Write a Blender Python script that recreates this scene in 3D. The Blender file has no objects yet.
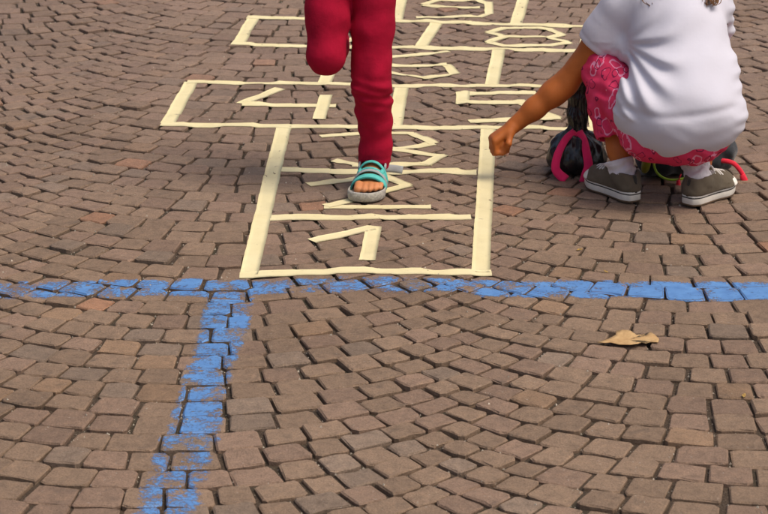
import bpy, bmesh, math, random
import numpy as np
from mathutils import Vector, Matrix, noise as mnoise
from mathutils.bvhtree import BVHTree

rng = random.Random(11)
sc = bpy.context.scene
R = math.radians

# ------------------------------------------------------------------ camera
CAM_H, PITCH, YAW, FPX = 1.85, R(18.44), R(1.82), 2270.0
cam_d = bpy.data.cameras.new("camera")
cam = bpy.data.objects.new("camera", cam_d)
sc.collection.objects.link(cam)
cam.location = (0, 0, CAM_H)
cam.rotation_euler = (math.pi / 2 - PITCH, 0, YAW)
cam_d.sensor_width = 36.0
cam_d.lens = FPX / 768 * 36.0
cam_d.clip_end = 500
cam_d.dof.use_dof = True
cam_d.dof.focus_distance = 5.75
cam_d.dof.aperture_fstop = 14
sc.camera = cam

# ------------------------------------------------------------------ sky, sun, exposure
SUN_EL, SUN_AZ = R(62), R(112)          # azimuth measured from +Y towards +X
world = bpy.data.worlds.new("World")
sc.world = world
world.use_nodes = True
wn = world.node_tree.nodes
bg = wn["Background"]
sky = wn.new("ShaderNodeTexSky")
sky.sky_type = 'NISHITA'
sky.sun_disc = False
sky.sun_elevation = SUN_EL
sky.sun_rotation = SUN_AZ
sky.air_density = 1.0
sky.dust_density = 7.0
sky.ozone_density = 0.4
world.node_tree.links.new(sky.outputs[0], bg.inputs[0])
bg.inputs[1].default_value = 0.11
sun_d = bpy.data.lights.new("sun", 'SUN')
sun_d.energy = 1.35
sun_d.angle = R(24)
sun_d.color = (1.0, 0.93, 0.82)
sun = bpy.data.objects.new("sun", sun_d)
sc.collection.objects.link(sun)
sdir = Vector((math.sin(SUN_AZ) * math.cos(SUN_EL), math.cos(SUN_AZ) * math.cos(SUN_EL), math.sin(SUN_EL)))
sun.rotation_euler = sdir.to_track_quat('Z', 'Y').to_euler()
sun.location = (2, 2, 8)
sc.view_settings.view_transform = 'Standard'
sc.view_settings.look = 'None'
sc.view_settings.exposure = 0.25
sc.view_settings.gamma = 1.0
sc.render.engine = 'CYCLES'
sc.cycles.use_denoising = True
sc.cycles.max_bounces = 6

# ------------------------------------------------------------------ pixel -> world helpers (photo pixels, 768 x 514)
_Rm = cam.rotation_euler.to_matrix()
CO = Vector((0, 0, CAM_H))
def ray(px, py):
    return (_Rm @ Vector(((px - 384) / FPX, -(py - 257) / FPX, -1.0)))
def gp(px, py, z=0.0):
    d = ray(px, py); t = (z - CAM_H) / d.z
    return CO + d * t
def at(px, py, Y):
    d = ray(px, py); t = Y / d.y
    return CO + d * t
_Ri = _Rm.transposed()
def proj(p):
    c = _Ri @ (Vector(p) - CO)
    return 384 + FPX * c.x / -c.z, 257 - FPX * c.y / -c.z

# ------------------------------------------------------------------ node helpers
def new_mat(name):
    m = bpy.data.materials.new(name); m.use_nodes = True
    nt = m.node_tree
    return m, nt, nt.nodes["Principled BSDF"]
def N(nt, t, **kw):
    n = nt.nodes.new(t)
    for k, v in kw.items():
        if k.startswith("i_"):
            key = k[2:]
            n.inputs[int(key) if key.isdigit() else key.replace("_", " ")].default_value = v
        else:
            setattr(n, k, v)
    return n
def L(nt, a, b): nt.links.new(a, b)
def ramp(nt, fac, stops):
    r = N(nt, "ShaderNodeValToRGB")
    el = r.color_ramp.elements
    while len(el) < len(stops): el.new(0.5)
    for e, (p, c) in zip(el, stops):
        e.position = p; e.color = c if len(c) == 4 else (*c, 1)
    L(nt, fac, r.inputs[0]); return r
def mixc(nt, fac, a, b, mode='MIX'):
    m = N(nt, "ShaderNodeMix", data_type='RGBA', blend_type=mode)
    for s, v in ((0, fac), (6, a), (7, b)):
        if hasattr(v, "is_output"): L(nt, v, m.inputs[s])
        elif s == 0: m.inputs[0].default_value = v
        else: m.inputs[s].default_value = (*v, 1) if len(v) == 3 else v
    return m.outputs[2]
def noise(nt, vec, scale, detail=4, rough=0.55, dist=0.0):
    n = N(nt, "ShaderNodeTexNoise", i_Scale=scale, i_Detail=detail, i_Roughness=rough, i_Distortion=dist)
    if vec is not None: L(nt, vec, n.inputs["Vector"])
    return n.outputs["Fac"]
def math_(nt, op, a, b=0.0, clamp=False):
    m = N(nt, "ShaderNodeMath", operation=op, use_clamp=clamp)
    for i, v in ((0, a), (1, b)):
        if hasattr(v, "is_output"): L(nt, v, m.inputs[i])
        else: m.inputs[i].default_value = v
    return m.outputs[0]
def bump(nt, bsdf, height, strength, dist, normal=None):
    b = N(nt, "ShaderNodeBump", i_Strength=strength, i_Distance=dist)
    L(nt, height, b.inputs["Height"])
    if normal is not None: L(nt, normal, b.inputs["Normal"])
    L(nt, b.outputs[0], bsdf.inputs["Normal"]); return b.outputs[0]
def wpos(nt): return N(nt, "ShaderNodeNewGeometry").outputs["Position"]

def simple_mat(name, col, rough=0.8, var=0.15, scale=40, bstr=0.3, bscale=250, bdist=0.002, spec=0.3, sheen=0.0):
    m, nt, b = new_mat(name)
    p = wpos(nt)
    n = noise(nt, p, scale, 5)
    lo = tuple(c * (1 - var) for c in col); hi = tuple(min(1, c * (1 + var)) for c in col)
    r = ramp(nt, n, [(0.25, lo), (0.75, hi)])
    L(nt, r.outputs[0], b.inputs["Base Color"])
    b.inputs["Roughness"].default_value = rough
    b.inputs["Specular IOR Level"].default_value = spec
    if sheen: b.inputs["Sheen Weight"].default_value = sheen
    bump(nt, b, noise(nt, p, bscale, 3), bstr, bdist)
    return m

# ------------------------------------------------------------------ materials
def stone_material():
    m, nt, b = new_mat("porphyry_stone")
    p = wpos(nt)
    at_ = N(nt, "ShaderNodeAttribute", attribute_name="tint")
    fine = noise(nt, p, 260, 4, 0.7)
    mid = noise(nt, p, 38, 5, 0.65)
    big = noise(nt, p, 1.6, 3)
    c = mixc(nt, 1.0, at_.outputs["Color"], ramp(nt, mid, [(0.25, (0.72, 0.71, 0.70)), (0.5, (1, 1, 1)), (0.78, (1.22, 1.19, 1.14))]).outputs[0], 'MULTIPLY')
    c = mixc(nt, 1.0, c, ramp(nt, fine, [(0.3, (0.70, 0.69, 0.68)), (0.7, (1.26, 1.26, 1.26))]).outputs[0], 'MULTIPLY')
    c = mixc(nt, 1.0, c, ramp(nt, big, [(0.3, (0.90, 0.89, 0.88)), (0.7, (1.1, 1.1, 1.1))]).outputs[0], 'MULTIPLY')
    # pale dust and lichen specks
    sp = noise(nt, p, 120, 2, 0.5)
    c = mixc(nt, ramp(nt, sp, [(0.70, (0, 0, 0)), (0.76, (0.55, 0.55, 0.55))]).outputs[0], c, (0.38, 0.34, 0.29))
    st = noise(nt, p, 14, 4, 0.6, 0.6)
    c = mixc(nt, ramp(nt, st, [(0.60, (0, 0, 0)), (0.74, (0.45, 0.45, 0.45))]).outputs[0], c, (0.075, 0.06, 0.048))
    L(nt, c, b.inputs["Base Color"])
    b.inputs["Roughness"].default_value = 0.78
    b.inputs["Specular IOR Level"].default_value = 0.32
    h = math_(nt, 'ADD', math_(nt, 'MULTIPLY', mid, 1.6), math_(nt, 'MULTIPLY', fine, 0.5))
    bump(nt, b, h, 0.8, 0.005)
    return m
M_STONE = stone_material()

def joint_material():
    m, nt, b = new_mat("joint_soil")
    p = wpos(nt)
    c = ramp(nt, noise(nt, p, 220, 4, 0.7), [(0.3, (0.026, 0.015, 0.008)), (0.55, (0.066, 0.043, 0.026)), (0.78, (0.18, 0.135, 0.092))]).outputs[0]
    moss = ramp(nt, noise(nt, p, 3.5, 4), [(0.52, (0, 0, 0)), (0.68, (0.6, 0.6, 0.6))]).outputs[0]
    c = mixc(nt, moss, c, (0.030, 0.032, 0.012))
    L(nt, c, b.inputs["Base Color"])
    b.inputs["Roughness"].default_value = 0.95
    bump(nt, b, noise(nt, p, 180, 4), 0.9, 0.008)
    return m
M_JOINT = joint_material()

def far_ground_material():
    m, nt, b = new_mat("far_cobbles")
    p = wpos(nt)
    v = N(nt, "ShaderNodeTexVoronoi", feature='DISTANCE_TO_EDGE', i_Scale=10.5, i_Randomness=0.55)
    L(nt, p, v.inputs["Vector"])
    v2 = N(nt, "ShaderNodeTexVoronoi", i_Scale=10.5, i_Randomness=0.55)
    L(nt, p, v2.inputs["Vector"])
    c = mixc(nt, 0.10, (0.215, 0.150, 0.112), v2.outputs["Color"], 'OVERLAY')
    c = mixc(nt, ramp(nt, v.outputs["Distance"], [(0.03, (1, 1, 1)), (0.09, (0, 0, 0))]).outputs[0], c, (0.03, 0.024, 0.018))
    L(nt, c, b.inputs["Base Color"]); b.inputs["Roughness"].default_value = 0.85
    bump(nt, b, v.outputs["Distance"], 0.6, 0.01)
    return m
M_FAR = far_ground_material()

def tape_material():
    m, nt, b = new_mat("cream_tape")
    p = wpos(nt)
    c = ramp(nt, noise(nt, p, 9, 4), [(0.3, (0.70, 0.61, 0.34)), (0.7, (0.78, 0.69, 0.41))]).outputs[0]
    c = mixc(nt, ramp(nt, noise(nt, p, 60, 5, 0.7), [(0.58, (0, 0, 0)), (0.8, (0.5, 0.5, 0.5))]).outputs[0], c, (0.46, 0.37, 0.20))
    L(nt, c, b.inputs["Base Color"])
    b.inputs["Roughness"].default_value = 0.6
    b.inputs["Specular IOR Level"].default_value = 0.3
    h = math_(nt, 'ADD', noise(nt, p, 500, 2), math_(nt, 'MULTIPLY', noise(nt, p, 55, 3), 0.8))
    bump(nt, b, h, 0.25, 0.002)
    return m
M_TAPE = tape_material()

def paint_material():
    m, nt, b = new_mat("worn_blue_paint")
    p = wpos(nt)
    wear = N(nt, "ShaderNodeAttribute", attribute_name="wear").outputs["Fac"]
    v = N(nt, "ShaderNodeAttribute", attribute_name="across").outputs["Fac"]
    c = ramp(nt, noise(nt, p, 30, 5), [(0.3, (0.075, 0.20, 0.47)), (0.7, (0.12, 0.29, 0.60))]).outputs[0]
    L(nt, c, b.inputs["Base Color"]); b.inputs["Roughness"].default_value = 0.6
    n1 = noise(nt, p, 17, 4, 0.6, 0.4)
    n2 = noise(nt, p, 120, 4, 0.7)
    n = math_(nt, 'ADD', math_(nt, 'MULTIPLY', n1, 0.55), math_(nt, 'MULTIPLY', n2, 0.45))
    edge = math_(nt, 'POWER', math_(nt, 'ABSOLUTE', v), 6.0)
    thr = math_(nt, 'ADD', wear, math_(nt, 'MULTIPLY', edge, 0.17))
    a = math_(nt, 'MULTIPLY', math_(nt, 'SUBTRACT', n, thr), 10.0, True)
    a = math_(nt, 'MULTIPLY', a, 0.90)
    L(nt, a, b.inputs["Alpha"])
    bump(nt, b, n2, 0.3, 0.002)
    return m
M_PAINT = paint_material()

def cloth(name, col, var=0.10, weave=900, rough=0.9, sheen=0.25, bstr=0.25, big=14):
    m, nt, b = new_mat(name)
    tc = N(nt, "ShaderNodeTexCoord").outputs["Object"]
    n = noise(nt, tc, big, 5)
    lo = tuple(c * (1 - var) for c in col); hi = tuple(min(1, c * (1 + var)) for c in col)
    c = ramp(nt, n, [(0.3, lo), (0.7, hi)]).outputs[0]
    L(nt, c, b.inputs["Base Color"])
    b.inputs["Roughness"].default_value = rough
    b.inputs["Specular IOR Level"].default_value = 0.15
    b.inputs["Sheen Weight"].default_value = sheen
    h = math_(nt, 'ADD', noise(nt, tc, weave, 2), math_(nt, 'MULTIPLY', noise(nt, tc, 45, 4), 3.0))
    bump(nt, b, h, bstr, 0.004)
    return m
M_SHIRT = cloth("white_cotton", (0.60, 0.59, 0.67), 0.02, bstr=0.12, sheen=0.1)
M_RED = cloth("crimson_trousers", (0.37, 0.005, 0.030), 0.18, bstr=0.3, sheen=0.0)
M_TOP = cloth("grey_top", (0.35, 0.36, 0.40), 0.1)
M_SOCK = cloth("white_ribbed_sock", (0.74, 0.71, 0.74), 0.06, bstr=0.5)
M_CANVAS = cloth("olive_grey_canvas", (0.135, 0.110, 0.078), 0.2, weave=1400, bstr=0.4, sheen=0.05)
M_CANVAS_DARK = cloth("dark_canvas", (0.045, 0.042, 0.036), 0.2)
M_BAGCLOTH = cloth("black_nylon", (0.018, 0.022, 0.026), 0.3, rough=0.6)
M_RIBBON = cloth("magenta_ribbon", (0.82, 0.018, 0.13), 0.1, rough=0.5)
M_REDRIB = cloth("red_cord", (0.72, 0.02, 0.05), 0.15, rough=0.6)
M_LIME = cloth("lime_piping", (0.36, 0.58, 0.05), 0.1, rough=0.6)
M_YELLOW = cloth("olive_yellow_nylon", (0.30, 0.27, 0.02), 0.15, rough=0.6)

def print_pants():
    m, nt, b = new_mat("pink_print_fabric")
    tc = N(nt, "ShaderNodeTexCoord").outputs["Object"]
    mp = N(nt, "ShaderNodeMapping"); mp.inputs["Scale"].default_value = (1.0, 0.55, 0.62)
    mp.inputs["Rotation"].default_value = (0.3, 0.2, 0.5)
    wv = N(nt, "ShaderNodeTexNoise", i_Scale=26.0, i_Detail=2.0); L(nt, tc, wv.inputs["Vector"])
    wm = N(nt, "ShaderNodeVectorMath", operation='MULTIPLY_ADD'); wm.inputs[1].default_value = (.035, .035, .035)
    L(nt, wv.outputs["Color"], wm.inputs[0]); L(nt, tc, wm.inputs[2])
    L(nt, wm.outputs[0], mp.inputs[0])
    base = ramp(nt, noise(nt, tc, 18, 3), [(0.3, (0.66, 0.030, 0.095)), (0.7, (0.76, 0.055, 0.15))]).outputs[0]
    def rings(scale, r0, w, off):
        v = N(nt, "ShaderNodeTexVoronoi", i_Scale=scale, i_Randomness=1.0)
        mo = N(nt, "ShaderNodeVectorMath", operation='ADD'); mo.inputs[1].default_value = off
        L(nt, mp.outputs[0], mo.inputs[0]); L(nt, mo.outputs[0], v.inputs["Vector"])
        d = math_(nt, 'ABSOLUTE', math_(nt, 'SUBTRACT', v.outputs["Distance"], r0))
        return math_(nt, 'LESS_THAN', d, w)
    c = mixc(nt, rings(30, 0.36, 0.045, (0, 0, 0)), base, (0.84, 0.30, 0.46))
    c = mixc(nt, rings(34, 0.30, 0.034, (3.1, 1.7, 0.4)), c, (0.22, 0.015, 0.06))
    L(nt, c, b.inputs["Base Color"]); b.inputs["Roughness"].default_value = 0.85
    b.inputs["Specular IOR Level"].default_value = 0.2
    h = math_(nt, 'ADD', noise(nt, tc, 900, 2), math_(nt, 'MULTIPLY', noise(nt, tc, 50, 4), 3.0))
    bump(nt, b, h, 0.25, 0.004)
    return m
M_PRINT = print_pants()

def skin(name, col, sss=0.06):
    m, nt, b = new_mat(name)
    tc = N(nt, "ShaderNodeTexCoord").outputs["Object"]
    c = ramp(nt, noise(nt, tc, 22, 5), [(0.3, tuple(x * 0.86 for x in col)), (0.7, tuple(x * 1.1 for x in col))]).outputs[0]
    L(nt, c, b.inputs["Base Color"]); b.inputs["Roughness"].default_value = 0.52
    b.inputs["Specular IOR Level"].default_value = 0.35
    b.inputs["Subsurface Weight"].default_value = sss
    b.inputs["Subsurface Radius"].default_value = (0.01, 0.004, 0.002)
    bump(nt, b, noise(nt, tc, 500, 3), 0.12, 0.002)
    return m
M_SKIN_G = skin("tanned_skin", (0.47, 0.133, 0.026))
M_SKIN_K = skin("fair_tan_skin", (0.56, 0.22, 0.085))
M_NAIL = simple_mat("fingernail", (0.72, 0.47, 0.40), 0.35, 0.05)
M_HAIR = simple_mat("brown_hair", (0.17, 0.078, 0.03), 0.45, 0.5, 300, 0.5, 900, 0.002)
M_EYE = simple_mat("eye_white", (0.8, 0.8, 0.8), 0.2, 0.02)
M_IRIS = simple_mat("iris_brown", (0.04, 0.02, 0.01), 0.2, 0.1)
M_LIP = simple_mat("lip", (0.45, 0.13, 0.10), 0.5, 0.1)
M_RUBBER = simple_mat("white_rubber", (0.78, 0.75, 0.68), 0.55, 0.08, 60, 0.25, 200)
M_STRIPE = simple_mat("dark_rubber_stripe", (0.05, 0.045, 0.04), 0.6, 0.1)
M_OUTSOLE = simple_mat("brown_outsole", (0.12, 0.08, 0.05), 0.8, 0.2)
M_LACE = simple_mat("white_lace", (0.74, 0.72, 0.68), 0.9, 0.05)
M_SANDAL = simple_mat("grey_foam", (0.40, 0.38, 0.34), 0.75, 0.4, 160, 0.5, 260)
M_TEAL = simple_mat("teal_strap_fabric", (0.10, 0.52, 0.47), 0.7, 0.12, 60, 0.3, 600)
M_TEAL_DK = simple_mat("dark_teal_lining", (0.03, 0.20, 0.18), 0.8, 0.12)
M_GREYSTRAP = simple_mat("grey_strap", (0.36, 0.38, 0.38), 0.8, 0.15)
def plastic_bag():
    m, nt, b = new_mat("black_bin_liner")
    tc = N(nt, "ShaderNodeTexCoord").outputs["Object"]
    b.inputs["Base Color"].default_value = (0.012, 0.013, 0.015, 1)
    b.inputs["Roughness"].default_value = 0.24
    b.inputs["Specular IOR Level"].default_value = 0.6
    mp = N(nt, "ShaderNodeMapping"); mp.inputs["Scale"].default_value = (1, 1, 0.35); L(nt, tc, mp.inputs[0])
    h = math_(nt, 'ADD', noise(nt, mp.outputs[0], 40, 4, 0.6, 1.2), math_(nt, 'MULTIPLY', noise(nt, mp.outputs[0], 110, 3), 0.4))
    bump(nt, b, h, 0.28, 0.010)
    return m
M_BINBAG = plastic_bag()
def leaf_mat(name, a, bcol):
    m, nt, b = new_mat(name)
    tc = N(nt, "ShaderNodeTexCoord").outputs["Object"]
    c = ramp(nt, noise(nt, tc, 35, 5, 0.65), [(0.3, a), (0.7, bcol)]).outputs[0]
    L(nt, c, b.inputs["Base Color"]); b.inputs["Roughness"].default_value = 0.7
    bump(nt, b, noise(nt, tc, 120, 4), 0.5, 0.004)
    return m
M_LEAF = leaf_mat("dry_leaf", (0.40, 0.23, 0.09), (0.56, 0.37, 0.17))
M_LEAFBIT = leaf_mat("dry_leaf_crumb", (0.30, 0.17, 0.04), (0.50, 0.33, 0.08))
M_GRIT = simple_mat("pale_grit", (0.42, 0.37, 0.30), 0.85, 0.75, 90)

# ------------------------------------------------------------------ object helpers
def link(o): sc.collection.objects.link(o); return o
def tag(o, label=None, cat=None, group=None, kind=None):
    if label: o["label"] = label
    if cat: o["category"] = cat
    if group: o["group"] = group
    if kind: o["kind"] = kind
    return o
def empty(name, loc):
    o = bpy.data.objects.new(name, None); o.empty_display_size = 0.05
    o.location = loc; return link(o)
def wloc(o):
    v = Vector((0, 0, 0))
    while o is not None: v += o.location; o = o.parent
    return v
def mesh_obj(name, verts, faces, mat, parent=None, origin=None, smooth=True):
    """verts in world coordinates; origin = where the object's own origin goes."""
    base = wloc(parent) if parent is not None else Vector((0, 0, 0))
    org = Vector(origin) if origin is not None else (base if parent is not None else Vector((0, 0, 0)))
    me = bpy.data.meshes.new(name)
    if isinstance(verts, np.ndarray): vv = (verts - np.array(org)).tolist()
    else: vv = [tuple(Vector(v) - org) for v in verts]
    me.from_pydata(vv, [], faces if isinstance(faces, list) else faces.tolist())
    me.validate(); me.update()
    if smooth: me.polygons.foreach_set("use_smooth", [True] * len(me.polygons))
    if mat is not None: me.materials.append(mat)
    o = bpy.data.objects.new(name, me)
    if parent is not None: o.parent = parent
    o.location = org - base
    return link(o)

def catmull(pts, n=8):
    P = [Vector(p) for p in pts]
    P = [P[0] * 2 - P[1]] + P + [P[-1] * 2 - P[-2]]
    out = []
    for i in range(1, len(P) - 2):
        p0, p1, p2, p3 = P[i - 1:i + 3]
        for k in range(n):
            t = k / n
            out.append(0.5 * ((2 * p1) + (p2 - p0) * t + (2 * p0 - 5 * p1 + 4 * p2 - p3) * t * t + (3 * p1 - p0 - 3 * p2 + p3) * t ** 3))
    out.append(P[-2]); return out
def tube_geo(pts, radii, segs=8, flat=1.0, up=Vector((0, 0, 1))):
    V, F = [], []
    n = len(pts)
    for i, p in enumerate(pts):
        t = (pts[min(i + 1, n - 1)] - pts[max(i - 1, 0)]).normalized()
        a = t.cross(up)
        if a.length < 1e-3: a = t.cross(Vector((0, 1, 0)))
        a.normalize(); b = a.cross(t)
        r = radii if isinstance(radii, float) else radii[0] + (radii[1] - radii[0]) * i / (n - 1) if len(radii) == 2 else radii[i]
        for k in range(segs):
            an = 2 * math.pi * k / segs
            V.append(p + a * (math.cos(an) * r) + b * (math.sin(an) * r * flat))
    for i in range(n - 1):
        for k in range(segs):
            k2 = (k + 1) % segs
            F.append((i * segs + k, i * segs + k2, (i + 1) * segs + k2, (i + 1) * segs + k))
    F.append(tuple(range(segs))[::-1]); F.append(tuple(range((n - 1) * segs, n * segs)))
    return V, F
def tubes(name, lines, mat, parent, segs=8, flat=1.0, origin=None):
    V, F = [], []
    for pts, rad in lines:
        v, f = tube_geo(pts, rad, segs, flat)
        o = len(V); V += v; F += [tuple(i + o for i in q) for q in f]
    return mesh_obj(name, V, F, mat, parent, origin)
def ribbon(name, pts, width, normals, mat, parent, thick=0.0018, origin=None):
    V, F = [], []
    n = len(pts)
    for i, p in enumerate(pts):
        t = (pts[min(i + 1, n - 1)] - pts[max(i - 1, 0)]).normalized()
        nn = normals[i] if isinstance(normals, list) else normals
        s = t.cross(nn).normalized(); nn = s.cross(t).normalized()
        w = (width[0] + (width[1] - width[0]) * i / (n - 1)) if isinstance(width, tuple) else width
        for a, b in ((-1, 0), (-0.4, .5), (0.4, .5), (1, 0), (1, -1), (-1, -1)):
            V.append(p + s * (a * w / 2) + nn * (thick * b))
    for i in range(n - 1):
        for k in range(6):
            k2 = (k + 1) % 6
            F.append((i * 6 + k, i * 6 + k2, (i + 1) * 6 + k2, (i + 1) * 6 + k))
    F.append((5, 4, 3, 2, 1, 0)); e = (n - 1) * 6; F.append(tuple(e + i for i in range(6)))
    return mesh_obj(name, V, F, mat, parent, origin)

# ------------------------------------------------------------------ implicit surfaces (one continuous skin)
class SDF:
    def __init__(s, lo, hi, res):
        s.lo = np.array(lo, float); s.res = res
        s.n = np.ceil((np.array(hi, float) - s.lo) / res).astype(int) + 1
        s.d = np.full(s.n, 0.06, np.float32)
        s.ax = [(s.lo[i] + np.arange(s.n[i]) * res).astype(np.float32) for i in range(3)]
    def like(s): return SDF(s.lo, s.lo + (s.n - 1) * s.res, s.res)
    def _win(s, lo, hi, pad):
        a = np.clip(np.floor((np.array(lo) - pad - s.lo) / s.res).astype(int), 0, s.n)
        b = np.clip(np.ceil((np.array(hi) + pad - s.lo) / s.res).astype(int) + 1, 0, s.n)
        sl = tuple(slice(a[i], b[i]) for i in range(3))
        X, Y, Z = (s.ax[0][sl[0]][:, None, None], s.ax[1][sl[1]][None, :, None], s.ax[2][sl[2]][None, None, :])
        return sl, X, Y, Z
    @staticmethod
    def smin(a, b, k):
        if k <= 0: return np.minimum(a, b)
        h = np.maximum(k - np.abs(a - b), 0) / k
        return np.minimum(a, b) - h * h * k * 0.25
    def cap(s, A, B, ra, rb=None, k=0.012, sub=False):
        rb = ra if rb is None else rb
        A = np.array(A, float); B = np.array(B, float); m = max(ra, rb)
        sl, X, Y, Z = s._win(np.minimum(A, B) - m, np.maximum(A, B) + m, 0.03 + k)
        if 0 in s.d[sl].shape: return s
        ba = B - A; L2 = float(ba @ ba) + 1e-12
        t = np.clip(((X - A[0]) * ba[0] + (Y - A[1]) * ba[1] + (Z - A[2]) * ba[2]) / L2, 0, 1)
        d = np.sqrt((X - A[0] - t * ba[0]) ** 2 + (Y - A[1] - t * ba[1]) ** 2 + (Z - A[2] - t * ba[2]) ** 2) - (ra + (rb - ra) * t)
        s.d[sl] = -s.smin(-s.d[sl], d, k) if sub else s.smin(s.d[sl], d, k)
        return s
    def chain(s, pts, rad, k=0.012):
        for i in range(len(pts) - 1): s.cap(pts[i], pts[i + 1], rad[i], rad[i + 1], k)
        return s
    def ell(s, C, r, rot=None, k=0.02, sub=False):
        C = np.array(C, float); r = np.array(r, float); m = r.max()
        sl, X, Y, Z = s._win(C - m, C + m, 0.03 + k)
        if 0 in s.d[sl].shape: return s
        x, y, z = X - C[0], Y - C[1], Z - C[2]
        if rot is not None:
            Q = np.array(rot.transposed())
            x, y, z = (Q[0, 0] * x + Q[0, 1] * y + Q[0, 2] * z, Q[1, 0] * x + Q[1, 1] * y + Q[1, 2] * z, Q[2, 0] * x + Q[2, 1] * y + Q[2, 2] * z)
        k0 = np.sqrt((x / r[0]) ** 2 + (y / r[1]) ** 2 + (z / r[2]) ** 2)
        k1 = np.sqrt((x / r[0] ** 2) ** 2 + (y / r[1] ** 2) ** 2 + (z / r[2] ** 2) ** 2) + 1e-9
        d = np.where(k0 < 1e-3, -r.min(), k0 * (k0 - 1) / k1)
        s.d[sl] = -s.smin(-s.d[sl], d, k) if sub else s.smin(s.d[sl], d, k)
        return s
    def cut(s, p, n):
        p = np.array(p, float); n = np.array(n, float); n /= np.linalg.norm(n)
        d = (s.ax[0][:, None, None] - p[0]) * n[0] + (s.ax[1][None, :, None] - p[1]) * n[1] + (s.ax[2][None, None, :] - p[2]) * n[2]
        s.d = np.maximum(s.d, d).astype(np.float32); return s
    def union(s, o, k=0.01): s.d = s.smin(s.d, o.d, k).astype(np.float32); return s
    def disp(s, f, band=0.035):
        I = np.nonzero(np.abs(s.d) < band)
        s.d[I] += f(s.ax[0][I[0]], s.ax[1][I[1]], s.ax[2][I[2]]).astype(np.float32); return s
    def mesh(s):
        d = s.d; ins = d < 0
        c = np.zeros(tuple(np.array(d.shape) - 1), np.uint8)
        for i in (0, 1):
            for j in (0, 1):
                for k in (0, 1):
                    c += ins[i:d.shape[0] - 1 + i, j:d.shape[1] - 1 + j, k:d.shape[2] - 1 + k]
        act = (c > 0) & (c < 8)
        I = np.argwhere(act)
        idx = np.full(act.shape, -1, np.int64); idx[tuple(I.T)] = np.arange(len(I))
        acc = np.zeros((len(I), 3)); cnt = np.zeros(len(I))
        cor = {}
        for i in (0, 1):
            for j in (0, 1):
                for k in (0, 1):
                    cor[i, j, k] = d[I[:, 0] + i, I[:, 1] + j, I[:, 2] + k]
        for a in cor:
            for ax in range(3):
                if a[ax] == 0:
                    b = list(a); b[ax] = 1; b = tuple(b)
                    da, db = cor[a], cor[b]
                    m = (da < 0) != (db < 0)
                    t = np.where(m, da / np.where(m, da - db, 1), 0)
                    p = np.array(a, float)[None, :].repeat(len(I), 0); p[:, ax] += t
                    acc += p * m[:, None]; cnt += m
        V = s.lo + (I + acc / cnt[:, None]) * s.res
        F = []
        for ax in range(3):
            o1, o2 = [(1, 2), (2, 0), (0, 1)][ax]
            sh = list(d.shape); sh[ax] -= 1
            A = ins[tuple(slice(0, sh[i]) for i in range(3))]
            B = ins[tuple(slice(1 if i == ax else 0, sh[i] + (1 if i == ax else 0)) for i in range(3))]
            E = np.argwhere(A != B)
            E = E[(E[:, o1] > 0) & (E[:, o2] > 0) & (E[:, o1] < d.shape[o1] - 1) & (E[:, o2] < d.shape[o2] - 1)]
            def g(a, b):
                q = E.copy(); q[:, o1] -= a; q[:, o2] -= b; return idx[tuple(q.T)]
            q = np.stack([g(1, 1), g(0, 1), g(0, 0), g(1, 0)], 1)
            fl = ~A[tuple(E.T)]
            q[fl] = q[fl][:, ::-1]
            F.append(q)
        return V, np.concatenate(F)
def sdf_obj(name, s, mat, parent, smooth_it=1):
    V, F = s.mesh()
    if smooth_it:
        e = np.concatenate([F[:, [0, 1]], F[:, [1, 2]], F[:, [2, 3]], F[:, [3, 0]]])
        for _ in range(smooth_it):
            acc = np.zeros_like(V); c = np.zeros(len(V))
            for a, b in ((0, 1), (1, 0)):
                np.add.at(acc, e[:, a], V[e[:, b]]); np.add.at(c, e[:, a], 1)
            V = V * 0.5 + acc / np.maximum(c, 1)[:, None] * 0.5
    return mesh_obj(name, V, F, mat, parent)
#@@SETTING
# ------------------------------------------------------------------ the setting: one pavement of arc-laid cobbles
pav = mesh_obj("pavement", [(-60, -20, -0.0095), (60, -20, -0.0095), (60, 3.0, -0.0095), (-60, 3.0, -0.0095),
                            (60, 11.0, -0.0095), (-60, 11.0, -0.0095), (60, 120, -0.0095), (-60, 120, -0.0095),
                            (-3.75, 3.0, -0.0095), (3.75, 3.0, -0.0095), (3.75, 11.0, -0.0095), (-3.75, 11.0, -0.0095)],
               [(0, 1, 2, 9, 8, 3), (3, 8, 11, 5), (9, 2, 4, 10), (5, 11, 10, 4, 6, 7)], M_FAR, smooth=False)
tag(pav, "brown porphyry cobble pavement laid in arcs", "pavement", kind="structure")

WCOL, PITCHC, ARC = 1.239, 0.0905, math.pi / 4
RARC = WCOL / 2 / math.sin(ARC)
X0, X1, Y0, Y1 = -3.7, 3.7, 3.05, 10.9
def warp(x, y):
    def nv(f, z): return Vector((mnoise.noise(Vector((x * f, y * f, z))), mnoise.noise(Vector((x * f + 31.7, y * f + 11.3, z + 7.9)))))
    v = nv(1.1, 0.3); w = nv(3.3, 5.3)
    return x + 0.030 * v.x + 0.007 * w.x, y + 0.030 * v.y + 0.007 * w.y
def lowz(x, y):
    return 0.010 * mnoise.noise(Vector((x * 0.9, y * 0.9, 9.1))) + 0.004 * mnoise.noise(Vector((x * 3.1, y * 3.1, 2.1)))

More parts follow.
